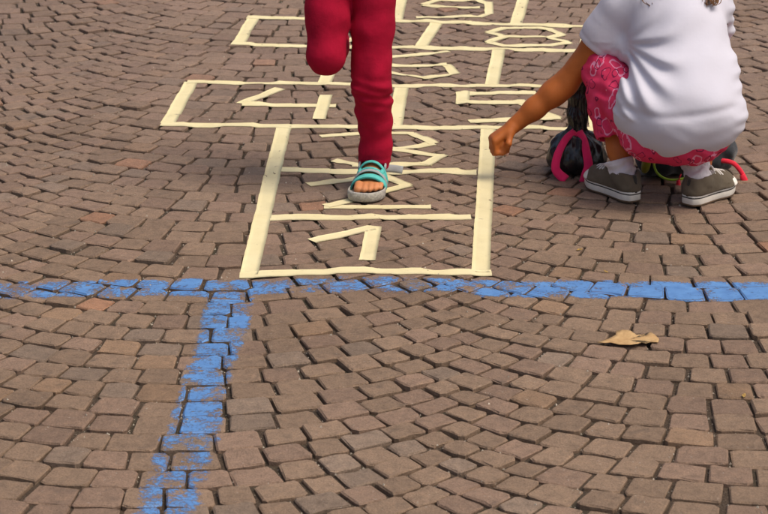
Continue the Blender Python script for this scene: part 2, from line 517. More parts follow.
JN = 124                                             # soil bed between the stones, following the gentle unevenness
jv = [(-3.75 + 7.5 * i / JN, 3.0 + 8.0 * j / 160, 0) for j in range(161) for i in range(JN + 1)]
jv = [(x, y, -0.0095 if i0 in (0, JN) else lowz(x, y) - 0.0088 + 0.0028 * mnoise.noise(Vector((x * 1.3, y * 1.3, 4.4)))) for i0, (x, y, _) in ((k % (JN + 1), v) for k, v in enumerate(jv))]
bed = mesh_obj("joint_bed", jv, [(j * (JN + 1) + i, j * (JN + 1) + i + 1, (j + 1) * (JN + 1) + i + 1, (j + 1) * (JN + 1) + i) for j in range(160) for i in range(JN)], M_JOINT, pav)
stones = []          # (centre, verts, faces, tint)
NPT = 10
def make_stone(quad):
    """quad: four ground corners, CCW seen from above -> ring of ten outline points, bevelled block."""
    cx = sum(p[0] for p in quad) / 4; cy = sum(p[1] for p in quad) / 4
    out = []
    for i in range(4):
        p = Vector(quad[i]); a = Vector(quad[i - 1]); b = Vector(quad[(i + 1) % 4])
        ca = rng.uniform(0.003, 0.012); cb = rng.uniform(0.003, 0.012)
        out.append(p + (a - p).normalized() * ca)
        out.append(p + (b - p).normalized() * cb)
        if i in (0, 2):
            m = p + (b - p) * rng.uniform(0.35, 0.65)
            nrm = Vector((b.y - p.y, p.x - b.x)).normalized()
            out.append(m + nrm * rng.uniform(-0.0035, 0.0035))
    c = Vector((cx, cy))
    out = [o + Vector((rng.gauss(0, .0016), rng.gauss(0, .0016))) for o in out]
    h = lowz(cx, cy) + rng.gauss(0, 0.0018)
    tx, ty = rng.gauss(0, 0.020), rng.gauss(0, 0.020)
    V = []
    for o in out:                                   # top edge
        d = o - c; l = d.length
        q = c + d * (1 - rng.uniform(0.002, 0.0055) / l)
        V.append((q.x, q.y, h + (q.x - cx) * tx + (q.y - cy) * ty + rng.uniform(-.0006, .0006)))
    for o in out:                                   # arris
        V.append((o.x, o.y, h + (o.x - cx) * tx + (o.y - cy) * ty - rng.uniform(0.0015, 0.0045)))
    for o in out:                                   # buried foot
        d = o - c; q = c + d * 0.97
        V.append((q.x, q.y, -0.03))
    F = [tuple(range(NPT))]
    for r in (0, 1):
        for k in range(NPT):
            k2 = (k + 1) % NPT
            F.append((r * NPT + k, (r + 1) * NPT + k, (r + 1) * NPT + k2, r * NPT + k2))
    return c, V, F
def stone_tint(x, y):
    g = rng.random()
    base = (0.196, 0.142, 0.098)
    if g < 0.014: base = (0.255, 0.145, 0.088)      # red porphyry
    elif g < 0.05: base = (0.218, 0.150, 0.096)     # ochre
    elif g < 0.13: base = (0.184, 0.142, 0.106)     # grey
    elif g < 0.40: base = (0.198, 0.140, 0.101)
    f = rng.uniform(0.88, 1.13)
    # tint turns greyer and mauver further up the square
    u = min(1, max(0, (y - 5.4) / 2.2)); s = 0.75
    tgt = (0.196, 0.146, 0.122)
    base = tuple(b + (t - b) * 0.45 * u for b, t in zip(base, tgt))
    return (base[0] * f * 1.12, base[1] * f * 1.06, base[2] * f * 1.04)

for col in range(-5, 5):
    xc = (col + 0.5) * WCOL
    off = PITCHC / 2 if col % 2 else 0.0
    n0 = int((Y0) / PITCHC); n1 = int((Y1 + RARC) / PITCHC) + 1
    for n in range(n0, n1):
        cn = n * PITCHC + off
        w, ph = [], -ARC
        while ph < ARC - 0.02:
            ww = 0.099 * (1 - 0.20 * abs(ph) / ARC) * rng.uniform(0.84, 1.16)
            w.append(ww); ph += ww / RARC
        ss = 2 * ARC * RARC / sum(w)
        ph = -ARC
        for ww in w:
            a0, a1 = ph, ph + ww * ss / RARC
            ph = a1
            gs = rng.uniform(0.0020, 0.0060) / RARC; gb = rng.uniform(0.0020, 0.0040)
            quad = []
            for a, sd in ((a0 + gs, 1), (a1 - gs, 1), (a1 - gs, -1), (a0 + gs, -1)):
                t = PITCHC * math.cos(a) / 2 - gb
                nx, ny = math.sin(a), -math.cos(a)
                x = xc + RARC * math.sin(a) + nx * t * sd
                y = cn - RARC * math.cos(a) + ny * t * sd
                x, y = warp(x, y)
                quad.append((x + rng.uniform(-.0018, .0018), y + rng.uniform(-.0018, .0018)))
            cx = sum(q[0] for q in quad) / 4; cy = sum(q[1] for q in quad) / 4
            if not (X0 < cx < X1 and Y0 < cy < Y1): continue
            c, V, F = make_stone(quad)
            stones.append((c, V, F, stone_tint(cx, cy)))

def put_tint(me, cols):
    at_ = me.attributes.new("tint", 'FLOAT_COLOR', 'POINT')
    at_.data.foreach_set("color", cols)
vis = []
for i, s in enumerate(stones):
    u, v = proj((s[0].x, s[0].y, 0))
    if -10 < u < 778 and v < 520: vis.append((s[0].y - 0.03 * 0, i))
vis.sort()
single = set(i for _, i in vis[:300])
BV, BF = [], []
RV, RF, RC = [], [], []
for i, (c, V, F, tint) in enumerate(stones):
    o = len(BV); BV += V; BF += [tuple(k + o for k in f) for f in F[:1 + NPT]]
    if i in single:
        so = mesh_obj("cobblestone", V, F, M_STONE, pav, origin=(c.x, c.y, 0), smooth=False)
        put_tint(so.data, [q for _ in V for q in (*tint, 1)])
    else:
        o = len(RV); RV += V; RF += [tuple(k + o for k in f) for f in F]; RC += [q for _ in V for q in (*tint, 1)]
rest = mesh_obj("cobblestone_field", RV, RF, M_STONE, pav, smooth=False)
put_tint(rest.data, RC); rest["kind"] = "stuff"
bvh = BVHTree.FromPolygons(BV, BF)
def top_z(x, y, default=-0.0092):
    h = bvh.ray_cast(Vector((x, y, 0.2)), Vector((0, 0, -1)))
    b = lowz(x, y) - 0.0088 + 0.0028 * mnoise.noise(Vector((x * 1.3, y * 1.3, 4.4)))
    return h[0].z if h[0] is not None and h[0].z > b else b
def seat_z(x, y, r=0.03):
    return max(top_z(x + dx, y + dy) for dx in (-r, 0, r) for dy in (-r, 0, r))

# pale grit lying in the joints
GV, GF = [], []
ico = [(0, 0, 1), (.9, 0, -.3), (-.45, .78, -.3), (-.45, -.78, -.3), (.2, .1, .8), (-.5, .5, .4)]
tet = [(0, 1, 2), (0, 2, 3), (0, 3, 1), (1, 3, 2)]
for _ in range(62000):
    y = 3.4 + 6.6 * rng.random() ** 1.3; x = rng.uniform(-2.2, 2.2)
    z = top_z(x, y)
    if z > lowz(x, y) - 0.0045 and rng.random() < 0.985: continue
    r = rng.choice((0.0012, 0.0016, 0.002, 0.003, 0.0035)) * rng.uniform(0.8, 1.3)
    o = len(GV); an = rng.uniform(0, 6.3); ca, sa = math.cos(an), math.sin(an)
    for q in ico[:4]:
        GV.append((x + r * (q[0] * ca - q[1] * sa), y + r * (q[0] * sa + q[1] * ca), z + r * (q[2] * 0.8 + 0.3)))
    GF += [tuple(k + o for k in f) for f in tet]
grit = mesh_obj("joint_grit", GV, GF, M_GRIT, None, smooth=False)
tag(grit, "pale grit scattered along the cobble joints", "grit", kind="stuff")

# ------------------------------------------------------------------ blue painted lines: paint film clipped onto each stone
def clip_poly(poly, quad):
    for i in range(len(quad)):
        a = quad[i]; b = quad[(i + 1) % len(quad)]
        ex, ey = b[0] - a[0], b[1] - a[1]
        out = []
        for k in range(len(poly)):
            p, q = poly[k], poly[(k + 1) % len(poly)]
            sp = ex * (p[1] - a[1]) - ey * (p[0] - a[0]); sq = ex * (q[1] - a[1]) - ey * (q[0] - a[0])
            if sp >= 0: out.append(p)
            if (sp > 0 > sq) or (sp < 0 < sq):
                t = sp / (sp - sq); out.append(tuple(p[j] + (q[j] - p[j]) * t for j in range(3)))
        poly = out
        if len(poly) < 3: return None
    return poly
def paint_line(name, left, right, wear, label, zoff):
    """left/right: matching world edge points of the band, wear: value at each."""
    V, F, W, A = [], [], [], []
    for i in range(len(left) - 1):
        l0, l1, r0, r1 = left[i], left[i + 1], right[i], right[i + 1]
        quad = [(r0.x, r0.y), (r1.x, r1.y), (l1.x, l1.y), (l0.x, l0.y)]
        ar = sum(quad[k][0] * quad[(k + 1) % 4][1] - quad[(k + 1) % 4][0] * quad[k][1] for k in range(4))
        if ar < 0: quad = quad[::-1]
        xs = [q[0] for q in quad]; ys = [q[1] for q in quad]
        mid = (l0 + r0) / 2; ax = (l1 + r1) / 2 - mid; al = ax.length; ax = ax / al
        for c, SV, SF, _ in stones:
            if not (min(xs) - .1 < c.x < max(xs) + .1 and min(ys) - .1 < c.y < max(ys) + .1): continue
            dw = rng.uniform(-0.035, 0.04)
            for f in SF[:1 + NPT]:
                pl = [SV[k] for k in f]
                nn = (Vector(pl[1]) - Vector(pl[0])).cross(Vector(pl[2]) - Vector(pl[0])).normalized()
                if len(pl) > 4: nn = Vector((0, 0, 1))
                if nn.z < 0: nn = -nn
                cp = clip_poly(pl, quad)
                if not cp: continue
                o = len(V)
                for p in cp:
                    P = Vector(p); rel = P - mid; t = min(1, max(0, rel.dot(ax) / al))
                    a = l0.lerp(l1, t); b = r0.lerp(r1, t); ab = b - a
                    v = 2 * (P - a).dot(ab) / ab.length_squared - 1
                    V.append(P + nn * 0.0008 + Vector((0, 0, zoff))); A.append(v); W.append(wear[i] + (wear[i + 1] - wear[i]) * t + dw)
                F.append(tuple(range(o, o + len(cp))))
    org = (left[0] + right[-1]) / 2
    o = mesh_obj(name, V, F, M_PAINT, None, origin=org, smooth=False)
    for nm, d in (("wear", W), ("across", A)):
        a = o.data.attributes.new(nm, 'FLOAT', 'POINT'); a.data.foreach_set("value", d)
    tag(o, label, "painted line")
    return o
top_e = [(-420, 283), (-90, 281), (0, 280.5), (120, 280), (240, 280), (330, 279), (400, 278), (500, 279), (600, 280.5), (700, 281.5), (860, 282), (1180, 282)]
bot_e = [(-420, 301), (-90, 299), (0, 298), (120, 298), (240, 299), (330, 295), (400, 294), (500, 297), (600, 300), (700, 302), (860, 303), (1180, 303)]
paint_line("painted_line", [gp(*p) for p in top_e], [gp(*p) for p in bot_e], [.44, .43, .44, .43, .42, .47, .46, .43, .38, .35, .35, .38],
           "long worn blue painted line across the cobbles in front of square one", 0.0)
lf = [(205, 299.5), (192, 345), (176, 395), (158, 440), (140, 480), (118, 545)]
rt = [(259, 299.5), (244, 345), (230, 395), (221, 440), (210, 480), (192, 545)]
paint_line("painted_line", [gp(*p) for p in lf], [gp(*p) for p in rt], [.40, .41, .42, .43, .455, .475],
           "short worn blue painted line branching off the long blue line", 0.0)

# ------------------------------------------------------------------ tape strips
def strip_geo(a, b, width, layer, skew0=0.0, skew1=0.0):
    a = Vector((a.x, a.y, 0)); b = Vector((b.x, b.y, 0))
    d = b - a; ln = d.length; d /= ln; s = Vector((-d.y, d.x, 0))
    n = max(3, int(ln / 0.011)); m = 5
    ph = rng.uniform(0, 50)
    P = [[None] * m for _ in range(n + 1)]; Hs = np.zeros((n + 1, m)); Hb = np.zeros((n + 1, m))
    for i in range(n + 1):
        t = i / n
        wob = 0.0022 * mnoise.noise(Vector((t * ln * 2.2, ph, 0)))
        for j in range(m):
            u = j / (m - 1) * 2 - 1
            sk = (skew0 * (1 - t) + skew1 * t) * u
            ed = 0.0012 * mnoise.noise(Vector((t * ln * 25, ph + u * 7, 3))) if j in (0, m - 1) else 0
            p = a + d * (t * ln + sk) + s * (u * width / 2 + wob + ed)
            P[i][j] = p
            Hs[i, j] = top_z(p.x, p.y)
            Hb[i, j] = max(Hs[i, j], max(top_z(p.x + dx, p.y + dy) for dx, dy in ((.013, 0), (-.013, 0), (0, .013), (0, -.013))))
    S = Hb.copy()
    for _ in range(3):
        Q = np.pad(S, 1, mode='edge'); S = (Q[1:-1, 1:-1] * 2 + Q[:-2, 1:-1] + Q[2:, 1:-1] + Q[1:-1, :-2] + Q[1:-1, 2:]) / 6
        # sag a little into the joints
    S = np.maximum(S - 0.0008, Hs + 0.0003) + 0.0010 + 0.0004 * layer
    V, F = [], []
    for i in range(n + 1):
        for j in range(m):
            p = P[i][j]; V.append((p.x, p.y, S[i, j]))
    k0 = len(V)
    for i in range(n + 1):
        for j in (0, m - 1):
            p = P[i][j]; V.append((p.x, p.y, S[i, j] - 0.0010))
    for i in range(n):
        for j in range(m - 1):
            F.append((i * m + j + 1, i * m + j, (i + 1) * m + j, (i + 1) * m + j + 1)[::-1])
        F.append((i * m, k0 + 2 * i, k0 + 2 * i + 2, (i + 1) * m))
        F.append(((i + 1) * m + m - 1, k0 + 2 * i + 3, k0 + 2 * i + 1, i * m + m - 1))
    return V, F
TW = 0.047
def tape(px, label, layer=0, width=TW, skews=(0, 0)):
    pts = [gp(*p) for p in px]
    V, F = [], []
    for i in range(len(pts) - 1):
        v, f = strip_geo(pts[i], pts[i + 1], width, layer, skews[0] if i == 0 else 0, skews[1] if i == len(pts) - 2 else 0)
        o = len(V); V += v; F += [tuple(k + o for k in q) for q in f]
    o = mesh_obj("tape_strip", V, F, M_TAPE, None, origin=(pts[0] + pts[-1]) / 2)
    return tag(o, label, "tape", "tape strips of the hopscotch outline")
tape([(239.5, 275.2), (491.5, 272.7)], "cream tape strip along the front edge of square one", 1)
tape([(248.5, 275.2), (284.5, 125.5)], "long cream tape strip at the flag-stroke side of squares one to three", 0)
tape([(480.5, 272.5), (488.5, 128)], "long cream tape strip beside squares one to three under the girl's fist", 0)
tape([(269, 218.6), (471, 217.2)], "cream tape strip between squares one and two", 0)
tape([(281.5, 170.6), (476.5, 172.7)], "cream tape strip between squares two and three", 0)
tape([(161, 125.2), (597, 129.6)], "long cream tape strip between square three and squares four and five", 1)
tape([(168, 125), (191.5, 82.6)], "cream tape strip closing the outer end of square four", 0)
tape([(187, 82.6), (599, 87)], "long cream tape strip above squares four and five", 1)
tape([(394.5, 128), (401.5, 86)], "cream tape strip dividing square four from square five", 0)
tape([(597, 129), (592, 87)], "cream tape strip closing the end of square five behind the girl", 0)
tape([(323.5, 84), (342, 46)], "cream tape strip beside square six behind the hopping child's knee", 0)
tape([(491.5, 85), (499, 49)], "cream tape strip beside square six towards the crouching girl", 0)
tape([(231.5, 44), (590, 51.5)], "long cream tape strip between square six and squares seven and eight", 1)
tape([(238.5, 44), (254, 17.2)], "cream tape strip closing the outer end of square seven", 0)
tape([(247, 17.2), (592, 27.3)], "long cream tape strip above squares seven and eight", 1)
tape([(421.5, 46.5), (437, 23.5)], "cream tape strip dividing square seven from square eight", 0)
tape([(585, 51), (589, 27.3)], "cream tape strip closing the end of square eight behind the girl", 0)
tape([(396.5, 21), (404, -12)], "cream tape strip beside square nine behind the hopping child", 0)
tape([(515.5, 25), (526, -12)], "cream tape strip beside square nine opposite the hopping child", 0)
tape([(400, -11), (532, -10)], "cream tape strip along the far edge of square nine", 1)

def numeral(strokes, label, width=0.040):
    pp = [gp(*p) for st in strokes for p in st]
    c = sum(pp, Vector()) / len(pp)
    e = empty("tape_numeral", (c.x, c.y, 0))
    tag(e, label, "numeral", "tape numerals of the hopscotch")
    lay = 0
    for st in strokes:
        for i in range(len(st) - 1):
            V, F = strip_geo(gp(*st[i]), gp(*st[i + 1]), width, 2 + lay % 3); lay += 1
            mesh_obj("stroke", V, F, M_TAPE, e, origin=(c.x, c.y, 0))
numeral([[(374, 227.5), (367, 263)], [(312, 242), (372, 229.5)]], "cream tape numeral one", 0.042)
numeral([[(308, 185.5), (372, 176)], [(376, 172), (408, 186.5)], [(409, 186), (326, 207)], [(324, 207.3), (431, 207.3)]], "cream tape numeral two partly under the sandal", 0.036)
numeral([[(320.5, 137), (372, 133.2)], [(366, 133.8), (414, 134)], [(411, 133.8), (434, 144.2)], [(434, 144), (389, 150.5)], [(390, 150), (443, 156.5)],
         [(443, 155.5), (425, 166)], [(432, 165.2), (352, 165.4)], [(334, 159.8), (360, 165.2)]], "cream tape numeral three behind the standing leg", 0.036)
numeral([[(280, 89.5), (242, 105)], [(242, 105), (336, 105.5)], [(326.5, 94.2), (319, 119.5)]], "cream tape numeral four in the wide row", 0.042)
numeral([[(456, 93.2), (536, 93)], [(463.5, 91.5), (462.5, 104.5)], [(456, 103.5), (525, 103)], [(521, 102.5), (557, 119)], [(560, 118.5), (469, 122.3)]], "cream tape numeral five behind the girl's forearm", 0.044)
numeral([[(449, 51.7), (384, 57.5)], [(384, 57), (372, 69)], [(373, 66), (447, 64.2)], [(446, 63.5), (456, 73)], [(457, 72.5), (421, 77.8)], [(424, 77.8), (378, 70)]], "cream tape numeral six beside the red thigh", 0.036)
numeral([[(322, 29), (376, 30.5)], [(374, 30), (346, 42)]], "cream tape numeral seven hidden behind the red trouser legs", 0.036)
numeral([[(488, 33), (505, 28.6)], [(503, 28.7), (550, 29.2)], [(548, 28.7), (563, 35)], [(488, 33), (507, 38)], [(503, 37.2), (551, 37.6)], [(563, 34.5), (547, 38)],
         [(507, 37.2), (488, 43)], [(488, 42.7), (506, 46.6)], [(503, 46.4), (552, 46.8)], [(549, 46.8), (570, 43)], [(570, 43), (547, 37.5)]], "cream tape numeral eight drawn as two hexagons", 0.034)
numeral([[(423, 4.5), (446, 8)], [(443, 7.7), (480, 7.8)], [(424, 4.5), (440, 0)], [(438, 0), (478, 0.5)], [(476, 0), (489, 5)], [(488.5, 3), (489, 14.5)], [(489, 14), (477, 18)], [(480, 17.6), (416, 17.7)]], "cream tape numeral nine in the farthest square", 0.034)

# ------------------------------------------------------------------ fallen leaf and crumbs
def leaf(name, c, outline, scale, rot, label, mat, curl=0.010, group=None):
    zb = seat_z(c.x, c.y, 0.35 * scale)
    V, F = [], []
    n = len(outline); cr, sr = math.cos(rot), math.sin(rot)
    rings = 4
    def P(u, v, k):
        z = curl * (0.02 + 1.3 * (abs(v) * 2.0) ** 1.5 + 0.9 * max(0, u - .15) ** 1.3 * 2 + 0.30 * math.sin(u * 13) * abs(v) * 3)
        x = u * scale; y = v * scale
        return (c.x + x * cr - y * sr, c.y + x * sr + y * cr, zb + 0.0020 + max(0, z) + (0.0011 if k == 0 else 0))
    for side in (0, 1):
        o = len(V)
        V.append(P(0, 0, side))
        for r in range(1, rings + 1):
            for (u, v) in outline: V.append(P(u * r / rings, v * r / rings, side))
        for k in range(n):
            k2 = (k + 1) % n
            f = [(o, o + 1 + k, o + 1 + k2)]
            for r in range(rings - 1):
                a = o + 1 + r * n
                f.append((a + k, a + n + k, a + n + k2, a + k2))
            F += f if side == 0 else [q[::-1] for q in f]
    T = 1 + rings * n; last = 1 + (rings - 1) * n
    for k in range(n):
        k2 = (k + 1) % n
        F.append((last + k, T + last + k, T + last + k2, last + k2))
    o = mesh_obj(name, V, F, mat, None, origin=(c.x, c.y, zb))
    return tag(o, label, "leaf", group)
OUT = [(-.52, -.08), (-.40, -.12), (-.30, -.10), (-.18, -.17), (0, -.20), (.14, -.17), (.20, -.10), (.25, -.15), (.34, -.10), (.46, -.14), (.50, -.02), (.46, .10), (.40, .20),
       (.36, .10), (.28, .13), (.16, .12), (.08, .22), (-.04, .27), (-.15, .25), (-.18, .14), (-.28, .06), (-.40, -.01)]
leaf("fallen_leaf", gp(628, 343.5), [(u, v * 1.45) for u, v in OUT], 0.142, 0.06, "curled dry tan leaf lying on the cobbles below the blue line", M_LEAF, 0.006)
for (px, py, sz, ro, lb) in ((744, 399, 0.020, 1.2, "tiny ochre leaf crumb in a joint right of the dry leaf"), (579, 251, 0.018, 0.4, "tiny brown leaf crumb between the girl's shoes and the blue line"),
                             (606, 272, 0.016, 2.1, "tiny orange leaf crumb just above the blue line")):
    leaf("leaf_crumb", gp(px, py), OUT[::2], sz, ro, lb, M_LEAFBIT, 0.004, "leaf crumbs on the cobbles")
#@@PEOPLE
# ------------------------------------------------------------------ people
def vec(p): return Vector(p)
def frame_from(a, c):
    a = a.normalized(); l = a.cross(c).normalized(); c = l.cross(a).normalized()
    return a, c, l
def add_hand(s, wrist, knuck, curl_dir, size=1.0, angs=(55, 125, 180), side=1, thumb_to=None, k=0.004):
    """palm, four unequal curled fingers and a thumb leaving the side of the palm."""
    a, c, l = frame_from(knuck - wrist, curl_dir)
    l = l * side                                   # towards the index finger
    pl = (knuck - wrist).length
    for o, r in ((-0.020, .0135), (-0.007, .0150), (0.008, .0150), (0.021, .0140)):
        s.cap(wrist + l * o * 0.55 * size + a * 0.006, knuck + l * o * size - a * 0.006, r * size * 0.95, r * size * 0.82, 0.010)
    tips = []
    for o, ln, r in ((0.0235, 0.96, .0080), (0.0080, 1.06, .0082), (-0.0080, 0.98, .0078), (-0.0230, 0.80, .0068)):
        p = knuck + l * o * size
        q = p
        for ang, seg in zip(angs, (0.036, 0.022, 0.018)):
            an = R(ang + rng.uniform(-5, 5))
            d = a * math.cos(an) + c * math.sin(an)
            q2 = q + d * seg * ln * size
            s.cap(q, q2, r * size, r * size * 0.92, k); q = q2; r *= 0.93
        tips.append(q)
    b = wrist + a * pl * 0.30 + l * 0.020 * size + c * 0.006
    m = b + (a * 0.55 + l * 0.45 + c * 0.45).normalized() * 0.034 * size
    t = thumb_to if thumb_to is not None else m + (a * 0.45 + c * 0.85 - l * 0.25).normalized() * 0.030 * size
    s.cap(wrist + a * pl * 0.15 + l * .010 * size, b, .0125 * size, .0115 * size, 0.012)
    s.cap(b, m, .0115 * size, .0090 * size, 0.006); s.cap(m, t, .0088 * size, .0075 * size, k)
    return tips, t, (a, c, l)
def add_head(s, C, fwd, up, size):
    """cranium, face, nose, ears and jaw; size = head height."""
    up = up.normalized(); f = (fwd - up * fwd.dot(up)).normalized(); r = f.cross(up).normalized()
    rot = Matrix((r, f, up)).transposed()
    h = size
    s.ell(C + up * h * 0.10 - f * h * 0.04, (h * .36, h * .43, h * .40), rot, 0.02)
    s.ell(C - up * h * 0.16 + f * h * 0.10, (h * .29, h * .31, h * .34), rot, 0.03)
    s.ell(C - up * h * 0.40 + f * h * 0.22, (h * .12, h * .10, h * .09), rot, 0.03)     # chin
    s.cap(C + f * h * .40 + up * h * .0, C + f * h * .475 - up * h * .13, h * .028, h * .055, 0.02)   # nose
    for sd in (-1, 1):
        s.ell(C + r * sd * h * .365 - up * h * .06, (h * .04, h * .08, h * .12), rot, 0.01)  # ears
        s.ell(C + r * sd * h * .145 + f * h * .425, (h * .065, h * .05, h * .05), rot, 0.01, sub=True)
        s.ell(C + r * sd * h * .17 - up * h * .16 + f * h * .30, (h * .11, h * .10, h * .10), rot, 0.03)  # cheeks
    return r, f, up
def face_parts(parent, C, r, f, up, h):
    for sd in (-1, 1):
        ec = C + r * sd * h * .145 + f * h * .368
        V, F = uv_ball(ec, h * .048); e = mesh_obj("eye", V, F, M_EYE, parent)
        V, F = uv_ball(ec + f * h * .026, h * .025); mesh_obj("iris", V, F, M_IRIS, e)
        pts = catmull([C + r * sd * h * x + up * h * z + f * h * y for x, z, y in ((.06, .075, .44), (.15, .10, .42), (.24, .07, .36))], 4)
        tubes("eyebrow", [(pts, h * .010)], M_HAIR, parent)
    pts = catmull([C - up * h * .265 + r * h * x + f * h * y for x, y in ((-.10, .375), (0, .425), (.10, .375))], 5)
    tubes("mouth", [(pts, h * .018)], M_LIP, parent)
def uv_ball(c, r, nu=10, nv=6):
    V = [c + Vector((0, 0, r))]; F = []
    for i in range(1, nv):
        th = math.pi * i / nv
        for j in range(nu):
            a = 2 * math.pi * j / nu
            V.append(c + Vector((math.sin(th) * math.cos(a), math.sin(th) * math.sin(a), math.cos(th))) * r)
    V.append(c - Vector((0, 0, r)))
    for j in range(nu):
        F.append((0, 1 + j, 1 + (j + 1) % nu))
        for i in range(nv - 2):
            a = 1 + i * nu; F.append((a + j, a + nu + j, a + nu + (j + 1) % nu, a + (j + 1) % nu))
        F.append((len(V) - 1, 1 + (nv - 2) * nu + (j + 1) % nu, 1 + (nv - 2) * nu + j))
    return V, F

# ============================ the hopping child (facing the camera, standing on one sandalled foot)
KG = gp(374, 187.5)
KY = KG.y
KZ = seat_z(KG.x, KG.y - 0.05, 0.05)
def kp(px, py, dy): return at(px, py, KY + dy)
kid = empty("person", (KG.x, KG.y, KZ))
tag(kid, "child in crimson trousers hopping on one foot in a teal sandal", "person")
hipS, kneeS, calfS, ankS = kp(374, -22, .02), kp(371, 84, -.015), kp(375.5, 124, .02), kp(374, 165, .022)
hipB, kneeB = kp(329, -24, .01), kp(326, 55, -.055)
ankB = kneeB + Vector((0.012, 0.27, -0.02))
pel = (hipS + hipB) / 2 + Vector((0, 0.01, 0.05))
chest = pel + Vector((0.01, -0.02, 0.24)); neck = pel + Vector((0.01, -0.02, 0.355)); headC = pel + Vector((0.01, -0.045, 0.475))
lo = Vector((min(kneeB.x, pel.x) - 0.40, KY - 0.30, KZ - 0.01)); hi = Vector((hipS.x + 0.42, KY + 0.42, headC.z + 0.16))
s = SDF(lo, hi, 0.0038)
s.chain([hipS, kneeS, calfS, ankS], [.055, .043, .036, .026], 0.02)
s.chain([hipB, kneeB, kneeB.lerp(ankB, .4), ankB], [.055, .043, .037, .026], 0.02)
s.ell(pel, (.105, .075, .085), None, .04); s.ell(pel.lerp(chest, .5), (.088, .064, .11), None, .04)
s.ell(chest, (.105, .07, .11), None, .04)
s.cap(chest + Vector((0, 0, .06)), neck + Vector((0, 0, .05)), .042, .032, .03)
hr, hf, hu = add_head(s, headC, Vector((0, -1, -.18)), Vector((0, -.1, 1)), 0.185)
arms = {}
for sd in (-1, 1):
    sh = chest + Vector((sd * .115, .0, .075)); el = sh + Vector((sd * .115, .03, -.15)); wr = el + Vector((sd * .10, -.09, -.07))
    s.chain([chest + Vector((sd * .05, 0, .08)), sh, el, wr], [.04, .036, .028, .020], .02)
    a = (wr - el).normalized()
    add_hand(s, wr, wr + a * .062, Vector((0, -.3, -1)), .88, (20, 40, 55), -sd)
    arms[sd] = (sh, el, wr)
# standing foot: pointing at the camera, slightly to the left, five toes
tdir = (gp(366, 199) - gp(375, 181)); tdir.z = 0; tdir.normalize(); tside = Vector((tdir.y, -tdir.x, 0))   # big-toe side
if tside.x > 0: tside = -tside
SOLE = 0.020
FO = Vector((ankS.x, ankS.y, KZ)) + tdir * .012
frot = Matrix((tside, tdir, Vector((0, 0, 1)))).transposed()
def FP(t, w, z): return FO + tdir * t + tside * w + Vector((0, 0, SOLE + z))
FOOT = [(-.034, .025, .044), (-.005, .028, .064), (.025, .030, .054), (.050, .032, .044), (.075, .035, .035), (.098, .036, .028)]
def foot_wh(t):
    for (t0, w0, h0), (t1, w1, h1) in zip(FOOT, FOOT[1:]):
        if t <= t1: k = (t - t0) / (t1 - t0); return w0 + (w1 - w0) * k, h0 + (h1 - h0) * k
    return FOOT[-1][1:]
for t, w, h in FOOT: s.ell(FP(t, 0, h / 2), (w, .026, h / 2), frot, .012)
s.cap(ankS, FP(-.008, 0, .045), .027, .025, .02)
for o, ln, r in ((.026, .046, .0118), (.0055, .048, .0086), (-.0115, .043, .0082), (-.0275, .035, .0078), (-.0415, .025, .0074)):
    b = FP(.100, o * .9, .013)
    m = b + tdir * ln * .55 + Vector((0, 0, .005)); t = b + tdir * ln + Vector((0, 0, -.002))
    s.chain([b, m, t], [r, r, r * .98], .002)
# the lifted foot, hidden behind the thigh
tb = ankB + Vector((0, .03, -.02)); s.cap(ankB, tb, .026, .026, .02); s.cap(tb, tb + Vector((0, .03, .10)), .025, .02, .02); s.cap(tb + Vector((0, .02, .08)), tb + Vector((0, .02, .135)), .022, .014, .02)
sdf_obj("body", s, M_SKIN_K, kid, 1)
face_parts(kid, headC, hr, hf, hu, 0.185)

def creases(C, axis, amp, freq, ph, zc=None, zw=None):
    """wandering cross folds along an axis."""
    axis = axis.normalized()
    side = axis.orthogonal().normalized(); s2 = axis.cross(side)
    def f(x, y, z):
        u = (x - C.x) * axis.x + (y - C.y) * axis.y + (z - C.z) * axis.z
        p = (x - C.x) * side.x + (y - C.y) * side.y + (z - C.z) * side.z
        q = (x - C.x) * s2.x + (y - C.y) * s2.y + (z - C.z) * s2.z
        w = np.sin(u * freq + 22 * p + 9 * np.sin(q * 40 + ph) * .25 + ph) * (0.6 + 0.4 * np.sin(p * 55 + u * 30 + ph * 2))
        w += 0.5 * np.sin(u * freq * 1.7 - 30 * q + ph * 3)
        e = 1.0 if zc is None else np.exp(-((u - zc) / zw) ** 2)
        return amp * w * e
    return f
# trousers
g = s.like()
g.chain([hipS, hipS.lerp(kneeS, .45), hipS.lerp(kneeS, .82), kneeS, kneeS.lerp(calfS, .55), calfS, kp(375.5, 150, .024), kp(373, 166, .022)],
        [.0655, .0585, .0535, .0520, .0480, .0455, .0440, .0425], .02)
hem = kp(372.5, 167.5, .012)
g.cut(hem + Vector((0, 0, -.004)), (0.05, 0, -1))
g2 = g.like()
g2.chain([hipB, hipB.lerp(kneeB, .5), kneeB, kneeB.lerp(ankB, .5), ankB], [.064, .0600, .0515, .047, .040], .02)
g2.cut(ankB, ankB - kneeB)
g.union(g2, .010)
g.ell(pel + Vector((0, 0, -.01)), (.118, .088, .085), None, .03)
g.cut(pel + Vector((0, 0, .055)), (0, 0, 1))
g.disp(creases(kneeS, Vector((.12, 0, 1)), .0046, 140, .4, -.02, .042))
g.disp(creases(kneeS + Vector((0, 0, -.06)), Vector((-.35, 0, 1)), .0020, 105, 2.1, 0.0, .06))
g.disp(creases(hem, Vector((.05, 0, 1)), .0020, 170, 1.2, .018, .025))
g.disp(creases(hipS, Vector((-.6, 0, 1)), .0016, 62, 5.2))
g.disp(creases(hipB, Vector((.5, .3, 1)), .0010, 50, 3.2))
sl_in = kp(373, 172, .022)
